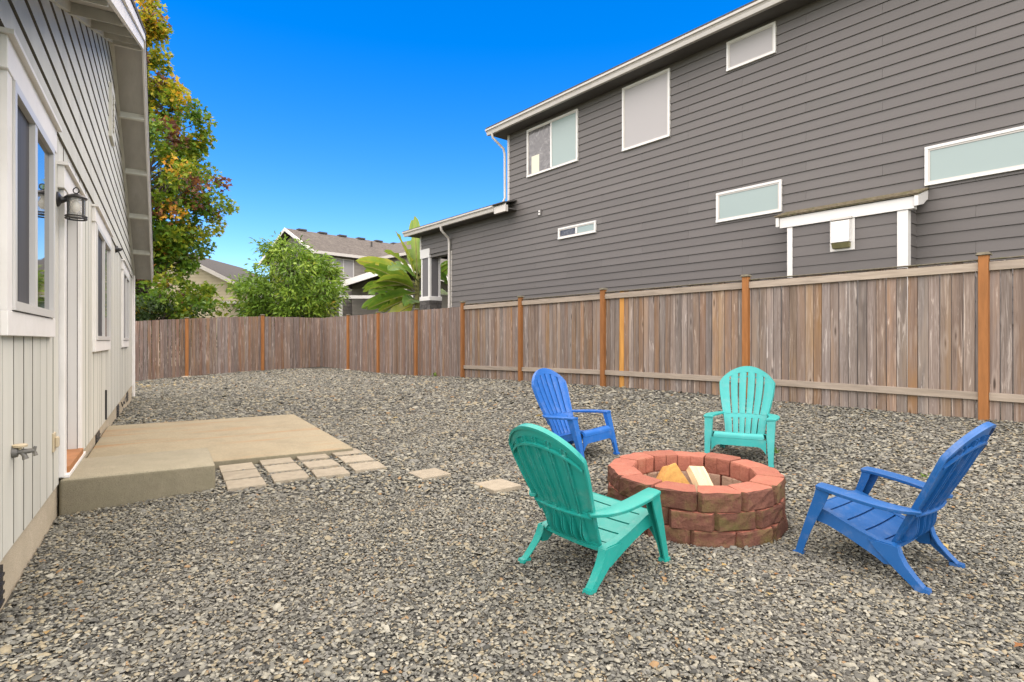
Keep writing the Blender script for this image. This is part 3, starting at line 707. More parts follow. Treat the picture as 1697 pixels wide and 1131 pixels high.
# fireplace bump-out
B0,B1,BO=8.41,10.23,.45
m=MB(); m.w(B0,B1,-.01,BO-.02,.3,3.5); bo=m.build('chimney_chase',GREY_SIDE,gh)
kz=7.11-EXP*31
while kz<3.4:
    z1=min(kz+EXP+.012,3.42)
    m=MB(); m.hexa([(B0+.08,-BO-.0,kz),(B1-.12,-BO-.0,kz),(B1-.12,-BO+.03,kz),(B0+.08,-BO+.03,kz),(B0+.08,-BO+.014,z1),(B1-.12,-BO+.014,z1),(B1-.12,-BO+.03,z1),(B0+.08,-BO+.03,z1)]); m.build('siding_board',GREY_SIDE,bo)
    m=MB(); m.hexa([(B1-.01,-BO+.1,kz),(B1+.012,-BO+.1,kz),(B1+.012,0,kz),(B1-.01,0,kz),(B1-.01,-BO+.1,z1),(B1-.002,-BO+.1,z1),(B1-.002,0,z1),(B1-.01,0,z1)]); m.build('siding_board',GREY_SIDE,bo)
    kz+=EXP
for a,b in ((B0-.005,B0+.085),(B1-.13,B1+.015)):
    m=MB(); m.w(a,b,BO-.12,BO+.012,.3,3.37); m.build('corner_trim',WHITE_VINYL,bo)
m=MB(); m.w(B0-.13,B1+.10,BO-.1,BO+.03,3.372,3.56); m.build('fascia_beam',WHITE_VINYL,bo,bevel=.004)
m=MB(); m.prism([(-BO-.07,3.565),(-BO-.07,3.59),(.0,3.755),(.0,3.73)],'x',B0-.2,B1+.17); br=m.build('roof',MOSS_SHINGLE,bo)
for i in range(4):
    y=-BO-.085+i*.14; zz=3.587+.317*(y+BO+.07)-.010
    m=MB(); m.hexa([(B0-.21,y,zz+.012),(B1+.18,y,zz+.012),(B1+.18,y+.15,zz+.046),(B0-.21,y+.15,zz+.046),(B0-.21,y,zz+.028),(B1+.18,y,zz+.028),(B1+.18,y+.15,zz+.058),(B0-.21,y+.15,zz+.058)]); m.build('shingle_course',MOSS_SHINGLE,br)
for a,b in ((B0-.19,B0-.135),(B1+.105,B1+.16)):
    m=MB(); m.prism([(-BO-.06,3.40),(-BO-.06,3.562),(-.01,3.715),(-.01,3.58),(-.25,3.46)],'x',a,b); m.build('rake_return',WHITE_VINYL,bo,bevel=.004)
# exhaust hood
OLIVE=m_mottle('olive_metal',(.16,.15,.07),.2,12,.6)  # olive colour of the hood grille
m=MB(); m.w(9.12,9.50,BO,BO+.012,2.85,3.40); hd=m.build('exhaust_hood',WHITE_VINYL,bo,bevel=.003)
m=MB(); m.prism([(-BO-.012,2.98),(-BO-.13,2.98),(-BO-.10,3.33),(-BO-.012,3.36)],'x',9.17,9.45); m.build('hood_shell',WHITE_VINYL,hd,bevel=.004)
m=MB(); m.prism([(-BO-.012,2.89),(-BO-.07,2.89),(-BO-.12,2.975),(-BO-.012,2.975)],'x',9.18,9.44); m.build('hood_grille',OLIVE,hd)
m=MB(); m.w(9.15,9.47,BO+.012,BO+.07,3.362,3.40); m.build('hood_top',GREY_TRIM,hd,bevel=.004)
# porch pier
m=MB(); m.w(-5.03,-4.47,-.44,-.01,2.93,4.36); pc=m.build('porch_pier',GREY_DARK,gh)
for (a,b,c,d) in ((-5.045,-4.96,-.05,.0),(-4.55,-4.45,-.07,.005),(-4.55,-4.452,-.455,-.37)):
    m=MB(); m.w(a,b,c,d,2.95,4.34); m.build('pier_trim',WHITE_VINYL,pc)
m=MB(); m.w(-5.07,-4.43,-.47,.03,4.34,4.66); m.build('pier_cap',WHITE_VINYL,pc)
m=MB(); m.w(-5.09,-4.40,-.49,.05,2.80,2.95); m.build('pier_base',WHITE_VINYL,pc,bevel=.01)
STONEV=m_mottle('dark_ledgestone',(.075,.07,.065),.5,20,.85,.6,30,.2,(.14,.125,.11),.6,.3)
zz=.3
while zz<2.79:
    h=rnd.uniform(.07,.12); x=-5.08; zt=min(zz+h,2.798)
    while x<-4.42:
        w=min(rnd.uniform(.14,.3),-4.41-x); m=MB(); m.w(x+.003,x+w-.003,-.3,rnd.uniform(.02,.045),zz+.003,zt-.003)
        if zz>2.0: m.build('stone',STONEV,pc)
        x+=w
    x=-.3
    m=MB(); m.w(-4.43,rnd.uniform(-4.412,-4.395),-.47,-.31,zz+.003,zt-.003)
    if zz>2.0: m.build('stone',STONEV,pc)
    zz+=h
m=MB(); m.w(-5.05,-4.44,-.46,-.0,.0,2.80); m.build('pier_core',GREY_DARK,pc)

# ------------------------------------------------------------------ fire pit
def m_brick(name, c, c2, moss=0.0):
    n=NT(name); r,om=n.objrand(37.0); v=n.coord('Object',(1,1,1),om)
    f=n.noise(v,11,6,.65); g=n.noise(v,70,4,.7); b=n.noise(v,26,5,.7)
    col=n.ramp(f,[(.3,tuple(x*.82 for x in c)),(.55,c),(.78,c2)])
    col=n.mix(n.ramp(g,[(.28,.55),(.5,0.0)]),col,tuple(x*.55 for x in c))
    if moss: col=n.mix(n.ramp(n.noise(v,5.5,6,.7),[(.47,0.0),(.68,moss)]),col,(.10,.085,.03))
    h=n.n('ShaderNodeHueSaturation'); n.l(col,h.inputs['Color']); n.l(n.math('ADD',n.math('MULTIPLY',r,.34),.83),h.inputs['Value'])
    return n.done(h.outputs[0],.92,n.bump(g,.9,.006,n.bump(b,.8,.012)),.2)
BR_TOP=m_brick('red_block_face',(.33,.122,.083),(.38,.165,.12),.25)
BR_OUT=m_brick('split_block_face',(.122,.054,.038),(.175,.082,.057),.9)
BR_IN=m_brick('heat_faded_block_face',(.45,.30,.21),(.58,.43,.31))
def brick_mesh(nb,ro,ri,h,seed,inner_mat):
    g=random.Random(seed); half=math.pi/nb; gap=.006
    yo=ro*math.cos(half); wo=ro*math.sin(half)-gap; wi=ri*math.sin(half)-gap; yi=ri*math.cos(half)
    c=.032
    # plan outline (x across, y outward); outer face has clipped corners and 5 columns for roughness
    outer=[(wo*.99,yo-c*.9)]+[(wo*.86-wo*1.72*i/5, yo+.010) for i in range(6)]+[(-wo*.99,yo-c*.9)]
    inner=[(-wi,yi),(-.006,yi),(0,yi+.008),(.006,yi),(wi,yi)]
    plan=outer+inner; nO=len(outer); n=len(plan); lev=[0,.008,.35*h,.68*h,h-.010,h]
    b=bmesh.new(); rings=[]
    for li,z in enumerate(lev):
        ring=[]
        for i,(x,y) in enumerate(plan):
            sx=x; sy=y
            if li in (0,len(lev)-1):
                sx*=.985; sy += (-.008 if i<nO else .004)
            if i<nO:
                sy+=g.uniform(-.008,.006)*(1 if li not in (0,len(lev)-1) else .7); sx+=g.uniform(-.003,.003)
                zz=z+(g.uniform(-.004,.002) if li==len(lev)-1 else 0)
            else: zz=z; sy+=g.uniform(-.002,.002)
            ring.append(b.verts.new((sx,sy,zz)))
        rings.append(ring)
    for a,c_ in zip(rings[:-1],rings[1:]):
        for i in range(n):
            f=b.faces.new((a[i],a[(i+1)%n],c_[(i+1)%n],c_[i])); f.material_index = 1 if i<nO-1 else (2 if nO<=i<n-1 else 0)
    f=b.faces.new(rings[-1]); f.material_index=0
    f=b.faces.new(rings[0][::-1]); f.material_index=0
    bmesh.ops.recalc_face_normals(b,faces=b.faces); bmesh.ops.triangulate(b,faces=[f for f in b.faces if len(f.verts)>4])
    me=bpy.data.meshes.new('brick'); b.to_mesh(me); b.free()
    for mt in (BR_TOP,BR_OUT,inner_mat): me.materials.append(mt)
    return me
pit=empty('fire_pit',(PIT_C[0],PIT_C[1],.065),0,'round fire pit of three courses of red retaining blocks','fire pit')
pit.rotation_euler=(R(2.0),0,0); pit.scale=(.955,.955,1.04)
NB=13
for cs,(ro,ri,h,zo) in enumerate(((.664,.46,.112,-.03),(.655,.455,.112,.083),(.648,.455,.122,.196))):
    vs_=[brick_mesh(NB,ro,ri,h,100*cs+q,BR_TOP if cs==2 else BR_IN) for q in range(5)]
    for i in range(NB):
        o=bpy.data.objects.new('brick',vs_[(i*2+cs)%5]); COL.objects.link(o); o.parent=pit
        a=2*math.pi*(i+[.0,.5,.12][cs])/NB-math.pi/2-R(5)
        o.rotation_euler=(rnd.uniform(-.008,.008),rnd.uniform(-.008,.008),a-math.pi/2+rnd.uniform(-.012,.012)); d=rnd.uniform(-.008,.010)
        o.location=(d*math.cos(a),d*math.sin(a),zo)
ASH=m_mottle('ash_and_dirt',(.11,.085,.06),.5,14,.95,.8,60,.1,(.19,.165,.13),.6)
m=MB(); nn_=22; ringv=[(0,0,.075)]
for r_ in (.15,.3,.455):
    ringv+= [(r_*math.cos(2*math.pi*i/nn_),r_*math.sin(2*math.pi*i/nn_),.075+rnd.uniform(-.02,.025)) for i in range(nn_)]
fs=[(0,1+i,1+(i+1)%nn_) for i in range(nn_)]
for q in range(2): fs+=[(1+q*nn_+i,1+(q+1)*nn_+i,1+(q+1)*nn_+(i+1)%nn_,1+q*nn_+(i+1)%nn_) for i in range(nn_)]
m.add(ringv,fs); m.build('ash_bed',ASH,pit,smooth=60)
# firewood
def m_wood(name,c,ring=False):
    n=NT(name); v=n.coord('Object'); g=n.noise(n.coord('Object',(40,3,40)),1.0,5,.6,.4)
    col=n.ramp(g,[(.3,tuple(x*.72 for x in c)),(.55,c),(.8,tuple(min(1,x*1.15) for x in c))])
    col=n.mix(n.ramp(n.noise(v,30,3),[(.68,0.0),(.74,.7)]),col,tuple(x*.3 for x in c))
    return n.done(col,.8,n.bump(g,.3,.004),.25)
PINE=m_wood('pale_split_pine',(.60,.47,.29)); CEDW=m_wood('golden_split_cedar',(.55,.30,.085)); BARK=m_mottle('dark_bark',(.06,.042,.03),.5,25,.95,.8,50,.1)
def log_mesh(poly_a, poly_b, L, mats, nseg=5, seed=1):
    g=random.Random(seed); b=bmesh.new(); rings=[]; n=len(poly_a)
    for k in range(nseg+1):
        t=k/nseg; rings.append([b.verts.new((poly_a[i][0]*(1-t)+poly_b[i][0]*t+g.uniform(-.003,.003),-L/2+L*t,poly_a[i][1]*(1-t)+poly_b[i][1]*t+g.uniform(-.003,.003))) for i in range(n)])
    for a,c in zip(rings[:-1],rings[1:]):
        for i in range(n):
            f=b.faces.new((a[i],a[(i+1)%n],c[(i+1)%n],c[i])); f.material_index=1 if i in mats else 0
    b.faces.new(rings[0][::-1]); b.faces.new(rings[-1]); bmesh.ops.recalc_face_normals(b,faces=b.faces)
    me=bpy.data.meshes.new('log'); b.to_mesh(me); b.free(); return me
me=log_mesh([(-.095,-.035),(-.055,-.052),(.02,-.056),(.08,-.042),(.095,-.028),(.03,.05),(.0,.095),(-.035,.075)],[(-.075,-.035),(-.045,-.05),(.02,-.052),(.065,-.04),(.075,-.028),(.025,.03),(.0,.055),(-.03,.045)],.30,(0,1,2,3),seed=3)
lg=link('firewood_log',me,[CEDW,BARK]); lg.location=(PIT_C[0]-.115,PIT_C[1]+.17,.300); lg.rotation_euler=(R(-8),R(3),R(-4)); lg.scale=(1.18,1.0,1.18)
tag(lg,'golden wedge of split firewood lying at the back of the fire pit','firewood')
me=log_mesh([(-.068,-.03),(.068,-.026),(.065,.026),(-.065,.03)],[(-.072,-.026),(.06,-.03),(.062,.024),(-.068,.026)],.36,(0,),seed=5)
lg=link('firewood_log',me,[PINE,BARK]); lg.location=(PIT_C[0]+.10,PIT_C[1]+.02,.25); lg.rotation_euler=(R(40),R(4),R(14))
tag(lg,'pale flat slab of split pine leaning up inside the fire pit','firewood')

CHAR=m_mottle('charred_wood',(.022,.018,.016),.5,18,.9,.7,50,.15,(.09,.085,.08),.5)
me=log_mesh([(-.06,-.03),(.0,-.045),(.06,-.03),(.05,.03),(-.05,.03)],[(-.05,-.03),(.0,-.04),(.05,-.03),(.045,.025),(-.04,.03)],.34,(),seed=8)
lg=link('firewood_log',me,[CHAR,CHAR]); lg.location=(PIT_C[0]-.10,PIT_C[1]+.18,.178); lg.rotation_euler=(R(2),R(6),R(72))
tag(lg,'blackened charred log under the golden firewood wedge','firewood')

# ------------------------------------------------------------------ moulded adirondack chairs
def catmull(pts,t):
    n=len(pts)-1; x=min(max(t,0),1)*n; i=min(int(x),n-1); u=x-i
    P=lambda j: Vector(pts[min(max(j,0),n)]) if 0<=j<=n else (Vector(pts[0])*2-Vector(pts[1]) if j<0 else Vector(pts[n])*2-Vector(pts[n-1]))
    a,b,c,d=P(i-1),P(i),P(i+1),P(i+2)
    return .5*((2*b)+(c-a)*u+(2*a-5*b+4*c-d)*u*u+(3*b-a-3*c+d)*u**3)
BACKP=[(-.135,.185),(-.168,.245),(-.208,.325),(-.258,.42),(-.320,.54),(-.382,.67),(-.440,.80),(-.490,.925)]   # (y,z) up the back
def bw(v): return float(catmull([(.195,0),(.205,0),(.215,0),(.235,0),(.262,0),(.285,0),(.292,0),(.285,0)],v)[0])
VB=.40
def BK(u,v):
    if v>VB: v=VB+(v-VB)*((1-.155*u*u-.035*abs(u)**6)-VB)/(1-VB)
    p=catmull(BACKP,v); return Vector((u*bw(v), p[0]+.055*u*u*(.35+.65*v), p[1]))
def nrm(fn,u,v,e=.004):
    a=fn(min(u+e,1.0),v)-fn(max(u-e,-1.0),v); b=fn(u,min(v+e,1.0))-fn(u,max(v-e,0.0)); n=a.cross(b); 
    return n.normalized() if n.length>1e-9 else Vector((0,1,0))
def patch(m,fn,us,vs_,o0,o1):
    """thick patch; o0/o1 offsets along the normal, numbers or functions of (fu,fv) in 0..1"""
    nu,nv=len(us),len(vs_); A=[];B=[]
    for j,v in enumerate(vs_):
        for i,u in enumerate(us):
            p=fn(u,v); n=nrm(fn,u,v); fu=i/(nu-1) if nu>1 else 0; fv=j/(nv-1)
            A.append(p+n*(o0(fu,fv) if callable(o0) else o0)); B.append(p+n*(o1(fu,fv) if callable(o1) else o1))
    N=nu*nv; fs=[]
    for j in range(nv-1):
        for i in range(nu-1):
            q=(j*nu+i,j*nu+i+1,(j+1)*nu+i+1,(j+1)*nu+i); fs.append(q); fs.append(tuple(N+x for x in q[::-1]))
    for i in range(nu-1):
        fs.append((i,N+i,N+i+1,i+1)); e=(nv-1)*nu; fs.append((e+i,e+i+1,N+e+i+1,N+e+i))
    for j in range(nv-1):
        a,b=j*nu,(j+1)*nu; fs.append((a,b,N+b,N+a)); a+=nu-1;b+=nu-1; fs.append((a,N+a,N+b,b))
    m.add(A+B,fs)
lin=lambda a,b,n:[a+(b-a)*i/(n-1) for i in range(n)]
# sign: does the back's normal face the sitter (+y)?
SB = 1 if nrm(BK,0,.5).y>0 else -1
def off(a): return SB*a
def build_chair(mat):
    root=empty('adirondack_chair')
    NS=6; gapu=.030; uedge=.93
    cw=2*uedge/NS
    # backrest frame: rim, top arch, waist band, lower hem, stiffening ribs behind
    m=MB()
    for sg_ in (-1,1):
        us=lin(sg_*uedge,sg_*1.0,3); patch(m,BK,us,lin(0.02,1.0,22),off(.006),off(-.014))
        patch(m,BK,lin(sg_*.965,sg_*1.0,2),lin(.30,1.0,18),off(-.0145),off(-.026))
    patch(m,BK,lin(-uedge,uedge,25),lin(.925,1.0,4),off(.0075),off(-.014))
    patch(m,BK,lin(-.96,.96,25),lin(.978,1.0,2),off(-.0145),off(-.026))
    patch(m,BK,lin(-.93,.93,19),lin(.868,.885,2),off(-.0125),off(-.030))
    patch(m,BK,lin(-uedge,uedge,19),lin(.365,.425,4),off(.0035),off(-.012))
    patch(m,BK,lin(-.95,.95,19),lin(.405,.418,2),off(-.0125),off(-.034))
    patch(m,BK,lin(-uedge,uedge,13),lin(0.0,.05,3),off(.003),off(-.012))
    back=m.build('backrest',mat,root,smooth=38)
    for i in range(NS):
        u0=-uedge+cw*i; u1=u0+cw
        if i: u0+=gapu
        if i<NS-1: u1-=gapu
        crown=lambda fu,fv: off(.0035+.0045*(1-(2*fu-1)**2))
        for (a,b,nv) in ((.425,.925,14),(.05,.365,11)):
            m=MB(); patch(m,BK,lin(u0,u1,5),lin(a,b,nv),crown,off(-.007))
            for e in (u0,u1):
                if (i==0 and e==u0) or (i==NS-1 and e==u1): continue
                d=.018 if e==u0 else -.018
                dep=(lambda fu,fv: off(-.0075-.016)) if a>.4 else (lambda fu,fv: off(-.0075-.008-.035*math.sin(math.pi*min(1,fv*1.05))))
                patch(m,BK,sorted((e,e+d)),lin(a,b,nv),off(-.0072),dep)
            m.build('slat',mat,back,smooth=38)
    # seat: six cross slats that dip to the back and roll over the front
    SP=[(-.15,.190),(-.07,.203),(.02,.230),(.11,.262),(.20,.297),(.268,.319),(.308,.304),(.320,.270)]
    def ST(u,v):
        p=catmull(SP,v); return Vector((u*(.222+.03*v), p[0], p[1]-.012*(1-u*u)*(1-v)))
    SS=1 if nrm(ST,0,.4).z>0 else -1
    m=MB(); patch(m,ST,lin(-1,1,9),lin(0,.97,20),SS*-.010,SS*-.018)
    seat=m.build('seat',mat,root,smooth=38)
    for a,b in ((.0,.115),(.132,.27),(.287,.425),(.442,.58),(.597,.735),(.752,1.0)):
        m=MB(); patch(m,ST,lin(-.97,.97,9),lin(a,b,7 if b<1 else 12),SS*.004,SS*-.0095); m.build('slat',mat,seat,smooth=38)
    # front apron with an arched lower edge
    m=MB()
    def AP(u,v):
        zt=.268; zb=.195-.0*abs(u)-.075*max(0,(abs(u)-.72)/.28)**2
        return Vector((u*.268, .320-.004+.010*(1-v), zb+(zt-zb)*v))
    patch(m,AP,lin(-1,1,21),lin(0,1,5),.006,-.006); m.build('apron',mat,root,smooth=38)
    for sg_ in (-1,1):
        # arm: broad plank bowing outwards, blending into the back at the waist
        inn=[(.262,.245,.474),(.264,.18,.471),(.266,.09,.463),(.262,-.02,.452),(.250,-.11,.441),(.232,-.19,.434),(.205,-.255,.430)]
        out=[(.358,.240,.474),(.368,.18,.471),(.375,.09,.463),(.371,-.02,.452),(.352,-.12,.441),(.311,-.208,.433),(.245,-.280,.428)]
        def AR(u,v):
            a=catmull(inn,v); b=catmull(out,v); p=a.lerp(b,(u+1)/2); return Vector((sg_*p.x,p.y,p.z+.004*(1-u*u)))
        SA=1 if nrm(AR,0,.4).z>0 else -1
        m=MB(); patch(m,AR,lin(-1,1,5),lin(0,1,18),SA*.0,SA*-.024); m.build('arm',mat,root,smooth=40,bevel=.004)
        # front leg: channel of a front flange and an outer flange
        def sweep(path,name):
            # path entries: centre (x,y,z), width in x, depth in y; builds front flange + outer flange
            m=MB()
            for kind in ('front','outer','inner'):
                V=[];F=[]
                for (x,y,z,w,d) in path:
                    t=.009
                    if kind=='front': c=[(x-w/2,y+d/2-t),(x+w/2,y+d/2-t),(x+w/2,y+d/2),(x-w/2,y+d/2)]
                    elif kind=='outer': c=[(x+w/2-t,y-d/2),(x+w/2,y-d/2),(x+w/2,y+d/2-t),(x+w/2-t,y+d/2-t)]
                    else: c=[(x-w/2,y-d/2+d*.35),(x-w/2+t,y-d/2+d*.35),(x-w/2+t,y+d/2-t),(x-w/2,y+d/2-t)]
                    V+=[(sg_*a,b,z) for a,b in c]
                n=len(path)
                for i in range(n-1):
                    for k in range(4): F.append((i*4+k,i*4+(k+1)%4,(i+1)*4+(k+1)%4,(i+1)*4+k))
                F+= [(0,3,2,1),tuple((n-1)*4+k for k in range(4))]
                m.add(V,F)
            return m
        m=sweep([(.310,.195,.462,.080,.084),(.309,.210,.41,.077,.078),(.308,.235,.34,.074,.072),(.308,.262,.27,.070,.062),(.309,.294,.18,.060,.052),(.312,.326,.08,.050,.046),(.314,.348,.004,.045,.042)],'leg')
        m.hexa([(sg_*.289,.320,.0),(sg_*.342,.320,.0),(sg_*.342,.379,.0),(sg_*.289,.379,.0),(sg_*.291,.322,.022),(sg_*.340,.322,.022),(sg_*.340,.377,.022),(sg_*.291,.377,.022)])
        m.build('leg',mat,root,smooth=35)
        # side rail under the seat edge, arched below, running into the rear leg
        top=[(.27,.318),(.20,.299),(.11,.264),(.02,.232),(-.07,.206),(-.14,.203),(-.165,.19)]
        bot=[(.28,.235),(.20,.222),(.11,.190),(.02,.152),(-.06,.115),(-.11,.085),(-.165,.095)]
        m=MB(); V=[];F=[]
        for i,((y0,z0),(y1,z1)) in enumerate(zip(top,bot)):
            xo=.262-.004*i; V+=[(sg_*(xo),y0,z0),(sg_*(xo+.013),y0,z0),(sg_*(xo+.018),y1,z1),(sg_*(xo+.005),y1,z1)]
        for i in range(len(top)-1):
            for k in range(4): F.append((i*4+k,i*4+(k+1)%4,(i+1)*4+(k+1)%4,(i+1)*4+k))
        F+=[(0,3,2,1),tuple((len(top)-1)*4+k for k in range(4))]; m.add(V,F)
        # top lip
        V=[];F=[]
        for i,(y0,z0) in enumerate(top):
            xo=.262-.004*i; V+=[(sg_*(xo-.03),y0,z0-.004),(sg_*(xo+.016),y0,z0-.004),(sg_*(xo+.016),y0,z0+.006),(sg_*(xo-.03),y0,z0+.006)]
        for i in range(len(top)-1):
            for k in range(4): F.append((i*4+k,i*4+(k+1)%4,(i+1)*4+(k+1)%4,(i+1)*4+k))
        F+=[(0,3,2,1),tuple((len(top)-1)*4+k for k in range(4))]; m.add(V,F)
        m.build('side_rail',mat,root,smooth=35)
        # rear leg
        m=MB()
        ctr=[(.246,-.100,.205,.050,.150),(.247,-.128,.160,.054,.120),(.250,-.170,.115,.052,.090),(.255,-.230,.060,.048,.072),(.259,-.282,.018,.044,.062),(.260,-.300,.0,.044,.060)]
        for kind in ('outer','rear'):
            V=[];F=[]
            for (x,y,z,w,d) in ctr:
                t=.009
                if kind=='outer': c=[(x+w/2-t,y-d/2),(x+w/2,y-d/2),(x+w/2,y+d/2),(x+w/2-t,y+d/2)]
                else: c=[(x-w/2,y-d/2),(x+w/2-t,y-d/2),(x+w/2-t,y-d/2+t),(x-w/2,y-d/2+t)]
                V+=[(sg_*a,b,z) for a,b in c]
            n=len(ctr)
            for i in range(n-1):
                for k in range(4): F.append((i*4+k,i*4+(k+1)%4,(i+1)*4+(k+1)%4,(i+1)*4+k))
            F+=[(0,3,2,1),tuple((n-1)*4+k for k in range(4))]; m.add(V,F)
        m.hexa([(sg_*.238,-.336,.0),(sg_*.286,-.336,.0),(sg_*.286,-.267,.0),(sg_*.238,-.267,.0),(sg_*.240,-.332,.024),(sg_*.284,-.332,.024),(sg_*.284,-.267,.024),(sg_*.240,-.267,.024)])
        m.build('leg',mat,root,smooth=35)
    return root
def set_mat(o,mat):
    for c in o.children:
        c.material_slots[0].link='OBJECT'; c.material_slots[0].material=mat; set_mat(c,mat)
proto=build_chair(TEAL)
def place_chair(o,x,y,hx,hy,mat,label,sc=1.0):
    z=gz1(x,y); o.location=(x,y,z+.006); rz=math.atan2(hy,hx)-math.pi/2
    h=Vector((hx,hy,0)).normalized(); r_=Vector((h.y,-h.x,0))
    sl_f=(gz1(x+.4*h.x,y+.4*h.y)-gz1(x-.4*h.x,y-.4*h.y))/.8; sl_r=(gz1(x+.3*r_.x,y+.3*r_.y)-gz1(x-.3*r_.x,y-.3*r_.y))/.6
    o.rotation_euler=(math.atan(sl_f),-math.atan(sl_r),rz); o.scale=(sc,)*3
    tag(o,label,'chair','adirondack chairs around the fire pit'); set_mat(o,mat)
c2=copy_tree(proto); c3=copy_tree(proto); c4=copy_tree(proto)
place_chair(proto,.462,3.44,.74,.67,TEAL_SHADED,'shaded-turquoise plastic adirondack chair seen from behind, facing the fire pit',.97)
place_chair(c2,2.27,3.50,-.585,.81,BLUE_D,'blue plastic adirondack chair seen from the side, right of the fire pit')
place_chair(c3,2.40,5.93,-.50,-.87,TEAL,'bright turquoise plastic adirondack chair facing the camera behind the fire pit',.95)
place_chair(c4,.67,6.12,.72,-.69,BLUE,'bright blue plastic adirondack chair behind the shaded-turquoise one',.95)

# ------------------------------------------------------------------ trees and plants beyond the fences
def m_leaf(name, stops, rough=.5, trans=.35):
    n=NT(name); at=n.n('ShaderNodeAttribute'); at.attribute_name='tint'
    col=n.ramp(at.outputs['Fac'],stops)
    n.done(col,rough,None,.35)
    tr=n.n('ShaderNodeBsdfTranslucent'); n.l(col,tr.inputs['Color'])
    mx=n.n('ShaderNodeMixShader'); mx.inputs[0].default_value=trans
    n.l(n.b.outputs[0],mx.inputs[1]); n.l(tr.outputs[0],mx.inputs[2]); n.l(mx.outputs[0],n.out.inputs[0]); return n.mat
def leaf_mesh(name, base, axis, normal, length, width, tint, kind, mat):
    """numpy leaf cloud. kind 'star' three lobes, 'lance' long folded blade"""
    n=len(base); side=np.cross(axis,normal); side/=np.linalg.norm(side,axis=1,keepdims=True)+1e-9
    L=length[:,None]; W=width[:,None]
    if kind=='star':
        c=base+axis*L*.35
        pts=[c-axis*L*.35, c+axis*L*.65, c+side*L*.58+axis*L*.12, c-side*L*.58+axis*L*.12,
             c+side*L*.17+axis*L*.28, c-side*L*.17+axis*L*.28, c+side*L*.16-axis*L*.16, c-side*L*.16-axis*L*.16]
        V=np.stack(pts,1); V[:,2]+=normal*L*.12*-1; V[:,3]+=normal*L*.12*-1
        faces=[(0,6,4,5,7),(5,4,1),(4,6,2),(7,5,3)]
    else:
        dr=np.array([0,0,-1.0])[None]
        p0=base; p1=base+axis*L*.5; p2=base+axis*L*.97+dr*L*.12
        V=np.stack([p0,p1+side*W*.5+normal*W*.15,p1-side*W*.5+normal*W*.15,p1-normal*W*.05,p2],1)
        faces=[(0,1,3),(0,3,2),(1,4,3),(3,4,2)]
    nv=V.shape[1]; loops=np.concatenate([np.array(f) for f in faces]); sizes=[len(f) for f in faces]; nl=len(loops)
    Lp=(loops[None]+(np.arange(n)*nv)[:,None]).ravel().astype(np.int32); st=np.concatenate([[0],np.cumsum(sizes)[:-1]])
    S=(st[None]+(np.arange(n)*nl)[:,None]).ravel().astype(np.int32)
    me=bpy.data.meshes.new(name); me.vertices.add(n*nv); me.vertices.foreach_set('co',V.reshape(-1).astype(np.float32))
    me.loops.add(len(Lp)); me.loops.foreach_set('vertex_index',Lp); me.polygons.add(len(S)); me.polygons.foreach_set('loop_start',S)
    a=me.attributes.new('tint','FLOAT','POINT'); a.data.foreach_set('value',np.repeat(np.clip(tint,0,1),nv).astype(np.float32))
    me.update(calc_edges=True); me.materials.append(mat); return me
def unit(a): return a/(np.linalg.norm(a,axis=1,keepdims=True)+1e-9)
BARKT=m_mottle('tree_bark',(.10,.08,.065),.4,9,.95,.6,30,.1)

def limb_paths(g, base, tips, z_of):
    pass
def tree(name, label, base, trunk_h, trunk_r, clusters, per, spread, leafL, leafW, kind, mat, tintf, seed, limbs_every=1, lean=(0,0)):
    """clusters: array of (x,y,z) relative to base"""
    g=np.random.default_rng(seed); root=empty(name,base,0,label,'tree')
    m=MB(); zs=np.linspace(0,trunk_h,9); m.tube([(lean[0]*z/trunk_h+.06*math.sin(z*1.3),lean[1]*z/trunk_h+.05*math.cos(z*1.7),z) for z in zs],[trunk_r*(1-.9*z/trunk_h)+.012 for z in zs],8)
    for c in clusters[::limbs_every]:
        r=math.hypot(c[0],c[1]); z0=max(.6,min(trunk_h*.97,c[2]-r*.75)); k=z0/trunk_h
        s=Vector((lean[0]*k,lean[1]*k,z0)); e=Vector(c); mid=s.lerp(e,.5)+Vector((0,0,.12*r)); rad=max(.012,trunk_r*.35*(1-k))
        m.tube([s,s.lerp(mid,.55),mid,mid.lerp(e,.6),e],[rad,rad*.8,rad*.6,rad*.4,.008],5)
    m.build('trunk',BARKT,root,smooth=60,recalc=False)
    C=np.repeat(np.arange(len(clusters)),per); n=len(C); cl=np.asarray(clusters)[C]
    sp=spread*(.7+.6*g.random(len(clusters)))[C][:,None]
    d=g.normal(0,1,(n,3)); d=unit(d)*(g.random((n,1))**.5); d[:,2]*=.75
    P=cl+d*sp
    out=cl.copy(); out[:,2]*=.0; out=unit(out)
    ax=unit(d*.9+out*.5+g.normal(0,.5,(n,3))+np.array([0,0,-.15])); nr=unit(g.normal(0,.7,(n,3))+np.array([0,0,.9])+out*.3)
    L=leafL*g.uniform(.7,1.25,n); W=leafW*g.uniform(.7,1.25,n)
    tint=tintf(g,P,cl,C)
    me=leaf_mesh('crown',P,ax,nr,L,W,tint,kind,mat); o=bpy.data.objects.new('crown',me); COL.objects.link(o); o.parent=root
    return root
